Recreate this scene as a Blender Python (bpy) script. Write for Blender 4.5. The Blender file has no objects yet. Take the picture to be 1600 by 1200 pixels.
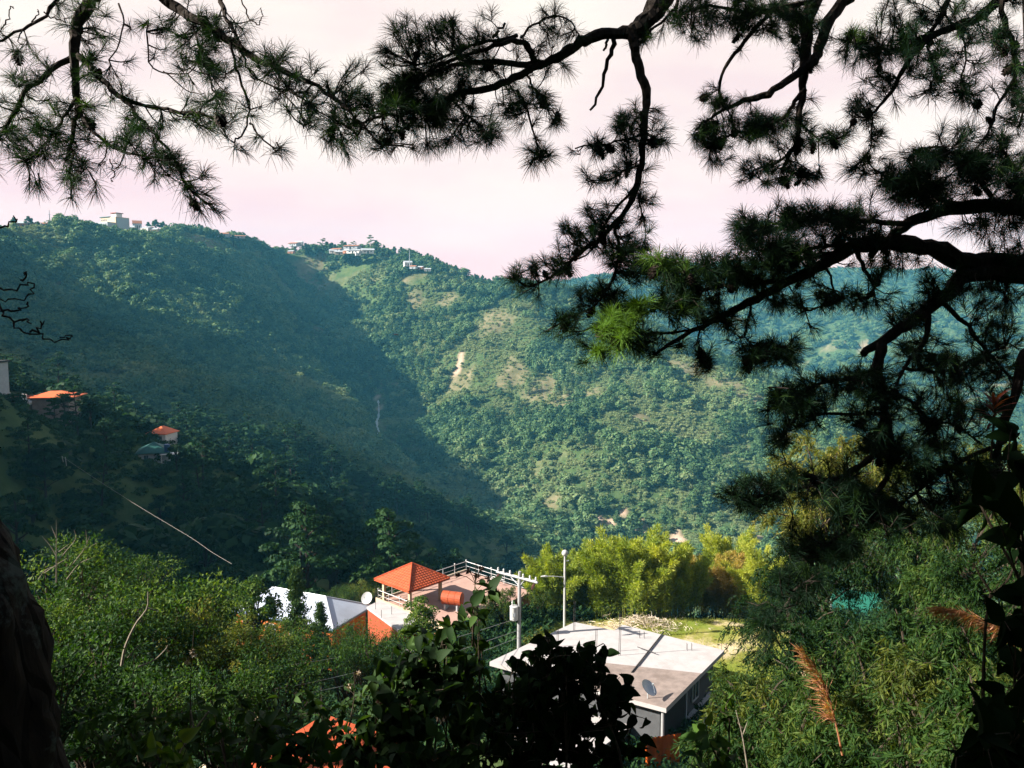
import bpy, math, random
import numpy as np
from mathutils import Vector, Matrix

S = bpy.context.scene
COL = S.collection
R = math.radians

# ------------------------------------------------------------------ camera
FPX, PITCH = 1256.0, R(5.5)          # focal length in pixels of a 1600 px wide frame
cam_d = bpy.data.cameras.new('camera')
cam_d.sensor_width = 36.0
cam_d.lens = FPX / 1600.0 * 36.0
cam_d.clip_start = 0.05
cam_d.clip_end = 12000
cam = bpy.data.objects.new('camera', cam_d)
COL.objects.link(cam)
cam.rotation_euler = (R(90) - PITCH, 0, 0)
S.camera = cam

# ------------------------------------------------------------------ sky, sun, exposure
SUN_EL, SUN_AZ = R(29.6), R(-10)       # from the west, a little behind the lens
to_sun = Vector((-math.cos(SUN_EL) * math.cos(SUN_AZ), math.cos(SUN_EL) * math.sin(SUN_AZ), math.sin(SUN_EL)))
W = bpy.data.worlds.new('World')
S.world = W
W.use_nodes = True
wt = W.node_tree
wt.nodes.clear()
w_out = wt.nodes.new('ShaderNodeOutputWorld')
w_bg = wt.nodes.new('ShaderNodeBackground')
w_sky = wt.nodes.new('ShaderNodeTexSky')
w_sky.sky_type = 'NISHITA'
w_sky.sun_disc = False
w_sky.sun_elevation = SUN_EL
w_sky.sun_rotation = math.atan2(to_sun.x, to_sun.y)
w_sky.altitude = 1400
w_sky.air_density = 1.0
w_sky.dust_density = 6.0
w_sky.ozone_density = 1.0
w_mix = wt.nodes.new('ShaderNodeMix')
w_mix.data_type = 'RGBA'
wt.links.new(w_sky.outputs[0], w_mix.inputs['A'])
# pink-white veil of thin cloud, thick low down and thinning overhead, with soft streaks
w_tc = wt.nodes.new('ShaderNodeTexCoord')
w_map = wt.nodes.new('ShaderNodeMapping')
w_map.inputs['Scale'].default_value = (1.6, 1.6, 5.0)
w_noi = wt.nodes.new('ShaderNodeTexNoise')
w_noi.inputs['Scale'].default_value = 2.2
w_noi.inputs['Detail'].default_value = 4
w_sep = wt.nodes.new('ShaderNodeSeparateXYZ')
wt.links.new(w_tc.outputs['Generated'], w_sep.inputs[0])
def w_ramp(fac, stops):
    r = wt.nodes.new('ShaderNodeValToRGB'); cr = r.color_ramp
    while len(cr.elements) < len(stops): cr.elements.new(0.5)
    for e, (p, c) in zip(cr.elements, stops): e.position = p; e.color = (*c, 1)
    wt.links.new(fac, r.inputs[0])
    return r.outputs[0]
SKYK = 6.1
def k3(r, g, b): return (r * SKYK, g * SKYK, b * SKYK)
w_low = w_ramp(w_sep.outputs[2], [(0.0, k3(1.36, 0.82, 0.72)), (0.08, k3(1.24, 0.80, 0.72)), (0.20, k3(1.10, 0.88, 0.78)), (0.40, k3(1.08, 0.95, 0.83))])
w_cl = w_ramp(w_noi.outputs[0], [(0.36, (0.95, 0.86, 0.92)), (0.62, (1.05, 1.07, 1.03))])
w_mul = wt.nodes.new('ShaderNodeMix'); w_mul.data_type = 'RGBA'; w_mul.blend_type = 'MULTIPLY'; w_mul.inputs['Factor'].default_value = 1.0
wt.links.new(w_low, w_mul.inputs['A']); wt.links.new(w_cl, w_mul.inputs['B'])
wt.links.new(w_tc.outputs['Generated'], w_map.inputs[0])
wt.links.new(w_map.outputs[0], w_noi.inputs['Vector'])
wt.links.new(w_mul.outputs['Result'], w_mix.inputs['B'])
wt.links.new(w_ramp(w_sep.outputs[2], [(0.0, (0.94,) * 3), (0.34, (0.90,) * 3), (0.52, (0.08,) * 3)]), w_mix.inputs['Factor'])
wt.links.new(w_mix.outputs['Result'], w_bg.inputs[0])
w_bg.inputs[1].default_value = 0.05
wt.links.new(w_bg.outputs[0], w_out.inputs[0])

sun_d = bpy.data.lights.new('sun', 'SUN')
sun_d.energy = 5.0
sun_d.angle = R(0.6)
sun_d.color = (1.0, 0.94, 0.85)
sun = bpy.data.objects.new('sun', sun_d)
COL.objects.link(sun)
sun.rotation_euler = to_sun.to_track_quat('Z', 'Y').to_euler()

S.view_settings.view_transform = 'Standard'
S.view_settings.look = 'None'
S.view_settings.exposure = 1.85
S.view_settings.gamma = 1.0
S.render.engine = 'CYCLES'
S.cycles.max_bounces = 5
S.cycles.diffuse_bounces = 2
S.cycles.glossy_bounces = 2
S.cycles.transmission_bounces = 3
S.cycles.transparent_max_bounces = 6
S.cycles.volume_bounces = 0
S.cycles.sample_clamp_indirect = 4.0
S.cycles.use_denoising = True
S.cycles.denoiser = 'OPENIMAGEDENOISE'
S.cycles.caustics_reflective = False
S.cycles.caustics_refractive = False

# ------------------------------------------------------------------ pixel -> world
cP, sP = math.cos(PITCH), math.sin(PITCH)
def ray(px, py):
    cx, cy = (px - 800) / FPX, (600 - py) / FPX
    return np.array((cx, cP + cy * sP, -sP + cy * cP))
def at(px, py, Y):
    d = ray(px, py)
    return d * (Y / d[1])
def on_z(px, py, z):
    d = ray(px, py)
    return d * (z / d[2])

# ------------------------------------------------------------------ mesh helpers
class Acc:
    """collects quads (and triangles) as arrays; builds ONE mesh"""
    def __init__(self):
        self.V, self.F, self.T, self.n = [], [], [], 0
    def add(self, V, F, tint=0.5):
        V = np.asarray(V, float).reshape(-1, 3)
        F = np.asarray(F, np.int64).reshape(-1, 4)
        t = np.broadcast_to(np.asarray(tint, float), (len(V),))
        self.V.append(V); self.F.append(F + self.n); self.T.append(t)
        self.n += len(V)
    def mesh(self, name, smooth=False):
        V = np.concatenate(self.V); F = np.concatenate(self.F); T = np.concatenate(self.T)
        return mesh_np(name, V, F, T, smooth)
    def tube(self, pts, rad, sides=6, tint=0.5, caps=True):
        V, F = tube_geo(pts, rad, sides, caps)
        self.add(V, F, tint)
    def box(self, lo, hi, M=None, tint=0.5):
        x0, y0, z0 = lo; x1, y1, z1 = hi
        V = np.array([(x0,y0,z0),(x1,y0,z0),(x1,y1,z0),(x0,y1,z0),(x0,y0,z1),(x1,y0,z1),(x1,y1,z1),(x0,y1,z1)], float)
        if M is not None:
            V = V @ M[:3, :3].T + M[:3, 3]
        self.add(V, [(0,3,2,1),(4,5,6,7),(0,1,5,4),(1,2,6,5),(2,3,7,6),(3,0,4,7)], tint)

def mesh_np(name, V, F, T=None, smooth=False):
    me = bpy.data.meshes.new(name)
    me.vertices.add(len(V))
    me.vertices.foreach_set('co', np.ascontiguousarray(V, np.float32).ravel())
    tri = F[:, 2] == F[:, 3]
    sizes = np.where(tri, 3, 4)
    keep = np.ones(F.shape, bool); keep[tri, 3] = False
    me.loops.add(int(sizes.sum()))
    me.loops.foreach_set('vertex_index', F[keep].astype(np.int32))
    me.polygons.add(len(F))
    start = np.concatenate([[0], np.cumsum(sizes)[:-1]])
    me.polygons.foreach_set('loop_start', start.astype(np.int32))
    me.polygons.foreach_set('use_smooth', np.full(len(F), bool(smooth)))
    if T is not None:
        a = me.attributes.new('tint', 'FLOAT', 'POINT')
        a.data.foreach_set('value', np.ascontiguousarray(T, np.float32))
    me.update(calc_edges=True)
    return me

def tube_geo(pts, rad, sides=6, caps=True):
    P = np.asarray(pts, float); n = len(P)
    rad = np.broadcast_to(np.asarray(rad, float), (n,))
    T = np.gradient(P, axis=0)
    T /= np.linalg.norm(T, axis=1)[:, None] + 1e-12
    u = np.cross(T[0], (0.0, 0.0, 1.0))
    if np.linalg.norm(u) < 0.1: u = np.cross(T[0], (0.0, 1.0, 0.0))
    u /= np.linalg.norm(u)
    a = np.arange(sides) / sides * 2 * np.pi
    V = np.empty((n, sides, 3))
    for i in range(n):
        u = u - T[i] * np.dot(u, T[i]); u /= np.linalg.norm(u) + 1e-12
        w = np.cross(T[i], u)
        V[i] = P[i] + rad[i] * (np.cos(a)[:, None] * u + np.sin(a)[:, None] * w)
    i, j = np.meshgrid(np.arange(n - 1), np.arange(sides), indexing='ij')
    j2 = (j + 1) % sides
    F = np.stack([i*sides+j, i*sides+j2, (i+1)*sides+j2, (i+1)*sides+j], -1).reshape(-1, 4)
    V = V.reshape(-1, 3)
    if caps:
        c0, c1 = len(V), len(V) + 1
        V = np.vstack([V, P[0], P[-1]])
        k = np.arange(sides); k2 = (k + 1) % sides
        F = np.vstack([F, np.stack([k2, k, np.full(sides, c0), np.full(sides, c0)], -1),
                       np.stack([(n-1)*sides+k, (n-1)*sides+k2, np.full(sides, c1), np.full(sides, c1)], -1)])
    return V, F

def smooth_path(pts, n):
    """Catmull-Rom resample of rows of any width"""
    P = np.asarray(pts, float)
    if len(P) < 3:
        t = np.linspace(0, 1, n)[:, None]
        return P[0] * (1 - t) + P[-1] * t
    Q = np.vstack([2*P[0]-P[1], P, 2*P[-1]-P[-2]])
    s = np.linspace(0, len(P) - 1 - 1e-9, n)
    i = s.astype(int); t = (s - i)[:, None]
    a, b, c, d = Q[i], Q[i+1], Q[i+2], Q[i+3]
    return 0.5*((2*b)+(-a+c)*t+(2*a-5*b+4*c-d)*t*t+(-a+3*b-3*c+d)*t**3)

def unit(v):
    v = np.asarray(v, float)
    return v / (np.linalg.norm(v, axis=-1, keepdims=True) + 1e-12)

def leaves(acc, pos, dirs, nrm, length, width, tint, fold=0.25, droop=0.0):
    """folded leaves of 6 points (two quads): base, two wide points each side, tip"""
    n = len(pos)
    d = unit(dirs); s = unit(np.cross(d, nrm)); u = np.cross(s, d)
    L = np.broadcast_to(np.asarray(length, float), (n,))[:, None]
    Wd = np.broadcast_to(np.asarray(width, float), (n,))[:, None]
    b = pos
    m = pos + d * L * 0.45 - u * L * droop * 0.3
    t = pos + d * L - u * L * droop
    l = m + s * Wd * 0.5 + u * Wd * fold
    r = m - s * Wd * 0.5 + u * Wd * fold
    V = np.stack([b, l, t, r, m], 1).reshape(-1, 3)
    k = np.arange(n)[:, None] * 5
    F = np.concatenate([k + np.array([[0, 4, 2, 1]]), k + np.array([[0, 3, 2, 4]])], 0)
    acc.add(V, F, np.repeat(np.broadcast_to(tint, (n,)), 5))

def ico(sub=1):
    t = (1 + 5 ** .5) / 2
    V = unit(np.array([(-1,t,0),(1,t,0),(-1,-t,0),(1,-t,0),(0,-1,t),(0,1,t),(0,-1,-t),(0,1,-t),(t,0,-1),(t,0,1),(-t,0,-1),(-t,0,1)], float))
    F = [(0,11,5),(0,5,1),(0,1,7),(0,7,10),(0,10,11),(1,5,9),(5,11,4),(11,10,2),(10,7,6),(7,1,8),(3,9,4),(3,4,2),(3,2,6),(3,6,8),(3,8,9),(4,9,5),(2,4,11),(6,2,10),(8,6,7),(9,8,1)]
    V = list(map(tuple, V))
    for _ in range(sub):
        mid = {}; F2 = []
        def m(a, b):
            k = (min(a, b), max(a, b))
            if k not in mid:
                V.append(tuple(unit((np.array(V[a]) + np.array(V[b])) / 2))); mid[k] = len(V) - 1
            return mid[k]
        for a, b, c in F:
            x, y, z = m(a, b), m(b, c), m(c, a)
            F2 += [(a, x, z), (b, y, x), (c, z, y), (x, y, z)]
        F = F2
    F = np.array(F)
    return np.array(V), np.concatenate([F, F[:, 2:]], 1)

# value noise ------------------------------------------------------
_rng = np.random.default_rng(7)
_LAT = _rng.random((256, 256))
def vnoise(x, y):
    xi = np.floor(x).astype(int); yi = np.floor(y).astype(int)
    fx = x - xi; fy = y - yi
    fx = fx*fx*(3-2*fx); fy = fy*fy*(3-2*fy)
    g = lambda a, b: _LAT[a & 255, b & 255]
    return (g(xi,yi)*(1-fx)+g(xi+1,yi)*fx)*(1-fy)+(g(xi,yi+1)*(1-fx)+g(xi+1,yi+1)*fx)*fy
def fbm(x, y, o=4):
    s = 0; a = 1; tot = 0
    for k in range(o):
        s = s + a * vnoise(x * 2**k + 17.3*k, y * 2**k + 5.1*k); tot += a; a *= 0.5
    return s / tot - 0.5
def sstep(a, b, x):
    t = np.clip((x - a) / (b - a), 0, 1)
    return t * t * (3 - 2 * t)

# ------------------------------------------------------------------ object helpers
def link(o, parent=None):
    COL.objects.link(o)
    if parent is not None: o.parent = parent
    return o
def obj(name, me, mat, parent=None, loc=None, kind=None):
    o = bpy.data.objects.new(name, me)
    if mat is not None and len(me.materials) == 0: me.materials.append(mat)
    link(o, parent)
    if loc is not None: o.location = tuple(loc)
    if kind: o['kind'] = kind
    return o
def tag(o, label, cat, group=None):
    o['label'] = label; o['category'] = cat
    if group: o['group'] = group
    return o
def thing(name, label, cat, loc=(0, 0, 0), rotz=0.0, group=None):
    o = bpy.data.objects.new(name, None)
    o.empty_display_size = 0.2
    link(o); o.location = tuple(loc); o.rotation_euler = (0, 0, rotz)
    return tag(o, label, cat, group)
def dup(root, loc, rotz=0.0, scale=1.0, label=None, group=None):
    r = root.copy(); COL.objects.link(r)
    r.location = tuple(loc); r.rotation_euler = (0, 0, rotz)
    r.scale = (scale,) * 3 if np.isscalar(scale) else tuple(scale)
    if label: r['label'] = label
    if group: r['group'] = group
    for ch in root.children:
        c = ch.copy(); COL.objects.link(c); c.parent = r
        for g in ch.children:
            d = g.copy(); COL.objects.link(d); d.parent = c
    return r

# ------------------------------------------------------------------ materials
def nodes(name):
    m = bpy.data.materials.new(name); m.use_nodes = True
    nt = m.node_tree; nt.nodes.clear()
    out = nt.nodes.new('ShaderNodeOutputMaterial')
    return m, nt, out
def N(nt, t, **kw):
    n = nt.nodes.new(t)
    for k, v in kw.items(): setattr(n, k, v)
    return n
def ramp(nt, fac, stops, interp='LINEAR'):
    r = N(nt, 'ShaderNodeValToRGB'); cr = r.color_ramp; cr.interpolation = interp
    while len(cr.elements) < len(stops): cr.elements.new(0.5)
    for e, (p, c) in zip(cr.elements, stops):
        e.position = p; e.color = (*c, 1)
    nt.links.new(fac, r.inputs[0])
    return r.outputs[0]
def noise(nt, scale, detail=4, rough=0.55, vec=None, out=0):
    n = N(nt, 'ShaderNodeTexNoise')
    n.inputs['Scale'].default_value = scale; n.inputs['Detail'].default_value = detail; n.inputs['Roughness'].default_value = rough
    if vec is None:
        tc = N(nt, 'ShaderNodeTexCoord'); vec = tc.outputs['Object']
    nt.links.new(vec, n.inputs['Vector'])
    return n.outputs[out]
def mix(nt, a, b, f, mode='MIX'):
    m = N(nt, 'ShaderNodeMix', data_type='RGBA', blend_type=mode)
    for s, v in (('A', a), ('B', b), ('Factor', f)):
        if isinstance(v, bpy.types.NodeSocket): nt.links.new(v, m.inputs[s])
        elif s == 'Factor': m.inputs[s].default_value = v
        else: m.inputs[s].default_value = (*v, 1)
    return m.outputs['Result']
def bsdf(nt, out, color, rough=0.7, spec=0.3, metal=0.0, bump=None, bump_d=0.02, bump_s=0.5):
    b = N(nt, 'ShaderNodeBsdfPrincipled')
    if isinstance(color, bpy.types.NodeSocket): nt.links.new(color, b.inputs['Base Color'])
    else: b.inputs['Base Color'].default_value = (*color, 1)
    if isinstance(rough, bpy.types.NodeSocket): nt.links.new(rough, b.inputs['Roughness'])
    else: b.inputs['Roughness'].default_value = rough
    b.inputs['Specular IOR Level'].default_value = spec
    b.inputs['Metallic'].default_value = metal
    if bump is not None:
        bp = N(nt, 'ShaderNodeBump'); bp.inputs['Distance'].default_value = bump_d; bp.inputs['Strength'].default_value = bump_s
        nt.links.new(bump, bp.inputs['Height']); nt.links.new(bp.outputs[0], b.inputs['Normal'])
    nt.links.new(b.outputs[0], out.inputs[0])
    return b
def attr(nt, name):
    a = N(nt, 'ShaderNodeAttribute'); a.attribute_name = name
    return a.outputs['Fac']
def leaf_mat(name, dark, mid, light, trans=0.3, spec=0.25, rough=0.5, per_object=0.25):
    """leaf colour varies leaf by leaf (tint) and plant by plant"""
    m, nt, out = nodes(name)
    t = attr(nt, 'tint')
    oi = N(nt, 'ShaderNodeObjectInfo')
    mx = N(nt, 'ShaderNodeMath', operation='MULTIPLY_ADD')
    sb = N(nt, 'ShaderNodeMath', operation='SUBTRACT'); sb.inputs[1].default_value = 0.5
    nt.links.new(oi.outputs['Random'], sb.inputs[0])
    nt.links.new(sb.outputs[0], mx.inputs[0]); mx.inputs[1].default_value = per_object * 2
    nt.links.new(t, mx.inputs[2])
    if name == 'forest_leaf':          # stands of one kind share a hue
        hu = N(nt, 'ShaderNodeAttribute'); hu.attribute_type = 'INSTANCER'; hu.attribute_name = 'hue'
        ad = N(nt, 'ShaderNodeMath', operation='ADD')
        nt.links.new(mx.outputs[0], ad.inputs[0]); nt.links.new(hu.outputs['Fac'], ad.inputs[1]); mx = ad
    c = ramp(nt, mx.outputs[0], [(0.0, dark), (0.5, mid), (1.0, light)])
    p = N(nt, 'ShaderNodeBsdfPrincipled')
    nt.links.new(c, p.inputs['Base Color'])
    p.inputs['Roughness'].default_value = rough
    p.inputs['Specular IOR Level'].default_value = spec
    tr = N(nt, 'ShaderNodeBsdfTranslucent')
    c2 = mix(nt, c, (1.0, 1.0, 0.35), 1.0, 'MULTIPLY')
    c3 = mix(nt, c2, (2.0, 2.0, 1.6), 1.0, 'MULTIPLY')
    nt.links.new(c3, tr.inputs[0])
    ms = N(nt, 'ShaderNodeMixShader'); ms.inputs[0].default_value = trans
    nt.links.new(p.outputs[0], ms.inputs[1]); nt.links.new(tr.outputs[0], ms.inputs[2])
    nt.links.new(ms.outputs[0], out.inputs[0])
    return m
def plain(name, color, rough=0.7, spec=0.3, metal=0.0, var=0.25, scale=3.0, bump=0.0, stain=None):
    """painted or rendered surface with blotches and a little relief"""
    m, nt, out = nodes(name)
    n1 = noise(nt, scale, 6, 0.65)
    c = np.array(color)
    col = ramp(nt, n1, [(0.25, tuple(c * (1 - var))), (0.6, tuple(c)), (0.85, tuple(np.minimum(c * (1 + var * 0.4), 0.9)))])
    if stain:
        n2 = noise(nt, scale * 0.35, 5, 0.7)
        f = ramp(nt, n2, [(0.52, (0, 0, 0)), (0.68, (1, 1, 1))])
        col = mix(nt, col, stain, f)
    bsdf(nt, out, col, rough, spec, metal, n1 if bump else None, bump, 0.4)
    return m

MAT = {}
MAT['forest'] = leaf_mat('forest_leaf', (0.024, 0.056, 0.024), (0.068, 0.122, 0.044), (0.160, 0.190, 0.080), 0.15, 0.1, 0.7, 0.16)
MAT['midpine'] = leaf_mat('pine_crown_leaf', (0.005, 0.018, 0.007), (0.012, 0.038, 0.011), (0.030, 0.066, 0.017), 0.15, 0.1, 0.7, 0.25)  # green darkened for woods and undergrowth that lie in shade
MAT['needle'] = leaf_mat('pine_needle', (0.003, 0.009, 0.006), (0.007, 0.022, 0.010), (0.095, 0.185, 0.026), 0.25, 0.10, 0.6, 0.0)
MAT['shrub'] = leaf_mat('shrub_leaf', (0.007, 0.022, 0.006), (0.026, 0.064, 0.011), (0.100, 0.145, 0.024), 0.28, 0.08, 0.55)
MAT['shrub_yellow'] = leaf_mat('shrub_leaf_yellow', (0.030, 0.055, 0.010), (0.085, 0.110, 0.018), (0.200, 0.180, 0.040), 0.32, 0.1, 0.55)
MAT['shade_leaf'] = leaf_mat('broad_leaf', (0.005, 0.012, 0.005), (0.014, 0.034, 0.009), (0.045, 0.085, 0.018), 0.22, 0.10, 0.65, 0.0)  # for plants in shade, the shade put into a deeper green
MAT['dark_leaf'] = leaf_mat('dark_broad_leaf', (0.002, 0.006, 0.002), (0.005, 0.014, 0.004), (0.020, 0.042, 0.010), 0.2, 0.02, 0.8, 0.0)  # shade on the nearest leaves put into a blacker green
MAT['euca'] = leaf_mat('narrow_leaf', (0.006, 0.020, 0.005), (0.024, 0.054, 0.010), (0.090, 0.118, 0.022), 0.26, 0.08, 0.55)
MAT['euca_yellow'] = leaf_mat('narrow_leaf_yellow', (0.030, 0.050, 0.009), (0.085, 0.100, 0.016), (0.210, 0.180, 0.040), 0.32, 0.1, 0.55)
MAT['bamboo'] = leaf_mat('bamboo_leaf', (0.036, 0.075, 0.008), (0.155, 0.205, 0.020), (0.340, 0.345, 0.048), 0.35, 0.25, 0.5)
MAT['bamboo_tan'] = leaf_mat('bamboo_leaf_tan', (0.110, 0.100, 0.016), (0.250, 0.200, 0.035), (0.380, 0.240, 0.080), 0.38, 0.25, 0.5)
MAT['cypress'] = leaf_mat('cypress_leaf', (0.010, 0.030, 0.012), (0.026, 0.060, 0.018), (0.070, 0.110, 0.028), 0.12, 0.1, 0.65)
MAT['grass'] = leaf_mat('grass_blade', (0.110, 0.150, 0.020), (0.215, 0.235, 0.035), (0.360, 0.310, 0.100), 0.35, 0.15, 0.6)
MAT['reed'] = leaf_mat('dry_reed', (0.24, 0.10, 0.05), (0.42, 0.20, 0.11), (0.58, 0.34, 0.22), 0.35, 0.1, 0.7)
MAT['brush'] = leaf_mat('cut_brush', (0.20, 0.15, 0.10), (0.40, 0.32, 0.24), (0.60, 0.52, 0.42), 0.1, 0.1, 0.8)
MAT['bromeliad'] = leaf_mat('red_bract', (0.05, 0.012, 0.012), (0.11, 0.028, 0.022), (0.17, 0.05, 0.03), 0.3, 0.2, 0.5)

def bark(name, c0, c1, lichen=None, scale=14, bd=0.02):
    m, nt, out = nodes(name)
    tc = N(nt, 'ShaderNodeTexCoord'); mp = N(nt, 'ShaderNodeMapping'); mp.inputs['Scale'].default_value = (1, 1, 0.35)
    nt.links.new(tc.outputs['Object'], mp.inputs[0])
    v = N(nt, 'ShaderNodeTexVoronoi', feature='DISTANCE_TO_EDGE'); v.inputs['Scale'].default_value = scale
    nt.links.new(mp.outputs[0], v.inputs['Vector'])
    n1 = noise(nt, scale * 2.5, 6, 0.65, mp.outputs[0])
    col = ramp(nt, n1, [(0.3, c0), (0.7, c1)])
    if lichen:
        n2 = noise(nt, 5.5, 7, 0.7)
        col = mix(nt, col, lichen, ramp(nt, n2, [(0.54, (0, 0, 0)), (0.62, (1, 1, 1))]))
    h = ramp(nt, v.outputs['Distance'], [(0.0, (0, 0, 0)), (0.18, (1, 1, 1))])
    bsdf(nt, out, col, 0.9, 0.1, bump=mix(nt, h, n1, 0.4), bump_d=bd, bump_s=0.8)
    return m
MAT['bark'] = bark('pine_bark', (0.012, 0.010, 0.008), (0.042, 0.032, 0.026))
MAT['bark_near'] = bark('lichen_bark', (0.005, 0.004, 0.0035), (0.022, 0.016, 0.011), (0.050, 0.062, 0.052), 9, 0.03)
MAT['twig'] = bark('twig_bark', (0.025, 0.019, 0.013), (0.07, 0.054, 0.038), None, 30, 0.004)
MAT['dead'] = bark('dead_wood', (0.11, 0.09, 0.065), (0.24, 0.205, 0.16), None, 30, 0.004)
MAT['culm'] = plain('bamboo_culm', (0.16, 0.17, 0.04), 0.5, 0.3)
MAT['cone'] = plain('cone_scale', (0.022, 0.014, 0.010), 0.8, 0.2)

def terrain_mat():
    m, nt, out = nodes('hillside_ground')
    tc = N(nt, 'ShaderNodeTexCoord').outputs['Object']
    n1 = noise(nt, 0.012, 8, 0.62, tc)
    n2 = noise(nt, 0.11, 6, 0.65, tc)
    n3 = noise(nt, 1.3, 5, 0.6, tc)
    green = ramp(nt, n2, [(0.25, (0.022, 0.040, 0.014)), (0.5, (0.045, 0.072, 0.024)), (0.75, (0.085, 0.105, 0.042))])
    dry = ramp(nt, n2, [(0.3, (0.075, 0.075, 0.034)), (0.55, (0.125, 0.11, 0.058)), (0.75, (0.19, 0.155, 0.095))])
    f = ramp(nt, n1, [(0.54, (0, 0, 0)), (0.66, (1, 1, 1))])
    c = mix(nt, green, dry, f)
    soilc = ramp(nt, n2, [(0.3, (0.28, 0.19, 0.13)), (0.7, (0.46, 0.33, 0.25))])
    dryf = attr(nt, 'dry')
    c = mix(nt, c, dry, dryf)
    c = mix(nt, c, soilc, attr(nt, 'soil'))
    c = mix(nt, c, (1.3, 1.3, 1.3), ramp(nt, n3, [(0.3, (0, 0, 0)), (0.8, (0.4, 0.4, 0.4))]), 'MULTIPLY')
    bsdf(nt, out, c, 0.95, 0.05, bump=n3, bump_d=0.3, bump_s=0.5)
    return m
MAT['terrain'] = terrain_mat()

# ------------------------------------------------------------------ terrain
_YR = np.array([-60, -30, 0, 10, 20, 30, 42, 60, 68, 85, 110, 150])
_ZR = np.array([30, 14, -1.7, -8.6, -15.2, -21.2, -26.8, -27.0, -27.2, -37, -58, -84])
_ZL = np.array([30, 14, -1.7, -8.2, -14.4, -20.5, -27, -32.5, -34, -37, -44, -52])
def h_near(x, y):
    w = sstep(0, -14, x)
    zr = np.interp(y, _YR, _ZR); zl = np.interp(y, _YR, _ZL)
    z = zr * (1 - w) + zl * w
    z = z + np.clip(x - 16, 0, 40) * 0.10 * sstep(60, 30, y)
    return z
CT = []
def ct(px, py, Y, dz=0.0):
    p = at(px, py, Y); CT.append((p[0], p[1], p[2] + dz))
def cw(x, y, z): CT.append((x, y, z))
# the near western spur with the houses among pines (crest, ground lies under the crowns)
ct(240, 640, 268, -11); ct(400, 665, 310, -11); ct(600, 735, 345, -11); ct(720, 790, 365, -8); ct(850, 860, 400, -6)
ct(300, 800, 165, -12); ct(120, 760, 160, -12); ct(500, 830, 190, -12); ct(650, 870, 230, -10)
ct(0, 720, 150, -10)
ct(246, 678, 236, -3.0); ct(246, 678, 228, -3.4); ct(238, 710, 208, -2.6); ct(238, 712, 201, -3.0); ct(85, 612, 218, -8.5); ct(60, 618, 208, -9.0); ct(0, 606, 192, -4.0)
# behind the spur
cw(-180, 400, -70); cw(-90, 470, -105); cw(-260, 360, -50)
# western flank, shaded by its slope and the added mountain
ct(0, 600, 480); ct(0, 500, 600); ct(150, 500, 640); ct(150, 600, 520)
ct(300, 500, 700); ct(300, 620, 545); ct(400, 470, 860); ct(420, 600, 620); ct(480, 560, 760); ct(560, 650, 650); ct(640, 735, 575)
# gully
ct(480, 450, 1090); ct(520, 520, 985); ct(590, 640, 800); ct(655, 740, 660); ct(760, 800, 590); ct(950, 833, 530); ct(1150, 850, 500)
# sunny flank east of the gully
ct(600, 480, 1000); ct(700, 550, 850); ct(700, 700, 665); ct(760, 470, 960); ct(900, 560, 800); ct(900, 700, 610); ct(820, 640, 710); ct(1000, 770, 560)
ct(950, 500, 900); ct(1050, 562, 790); ct(1190, 630, 690); ct(1290, 690, 610); ct(1400, 780, 545); ct(1100, 720, 600)
# the skyline, and the ground falling away behind it
RIDGE = [(-90, 350, 660), (0, 358, 725), (60, 361, 770), (140, 365, 850), (200, 366, 890), (250, 364, 930), (300, 366, 965), (350, 372, 1000), (400, 382, 1060), (445, 392, 1120), (490, 393, 1130), (540, 394, 1120), (600, 393, 1095), (650, 401, 1075), (690, 413, 1055), (730, 428, 1040), (790, 437, 1030), (850, 445, 1005)]
for px_, py_, Y_ in RIDGE:
    ct(px_, py_, Y_, -3)
    p_ = at(px_, py_, Y_); cw(p_[0] * 1.09, p_[1] * 1.09, p_[2] - 32)
# beyond
ct(1250, 590, 1500, -60); ct(1450, 600, 1400, -20); ct(1600, 690, 1050, -20); ct(1400, 640, 1050, -60)
ct(1300, 455, 2000); ct(1200, 418, 2400); ct(1450, 428, 2400); ct(1650, 440, 2300); ct(1050, 418, 2500); ct(850, 425, 2300, -40); ct(1100, 470, 1700, -90); ct(1330, 520, 1600, -20); ct(1550, 540, 1500)
cw(-100, 1350, 40); cw(-350, 1200, 60); cw(150, 1300, -60); cw(-700, 1150, 20); cw(-300, 2400, -40); cw(-1200, 2400, 0); cw(2200, 2600, 60); cw(400, 2900, 60); cw(1500, 1200, 60); cw(1300, 500, 0)
# unseen western mountain, added and shaped to throw shade on the slopes
cw(-700, 560, 238); cw(-600, 510, 203); cw(-570, 420, 183); cw(-630, 590, 195); cw(-900, 800, 150); cw(-680, 420, 225); cw(-480, 290, 160); cw(-330, 230, 60); cw(-300, 120, 25); cw(-500, 100, 120); cw(-330, 430, 20); cw(-1100, 500, 190)
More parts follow.
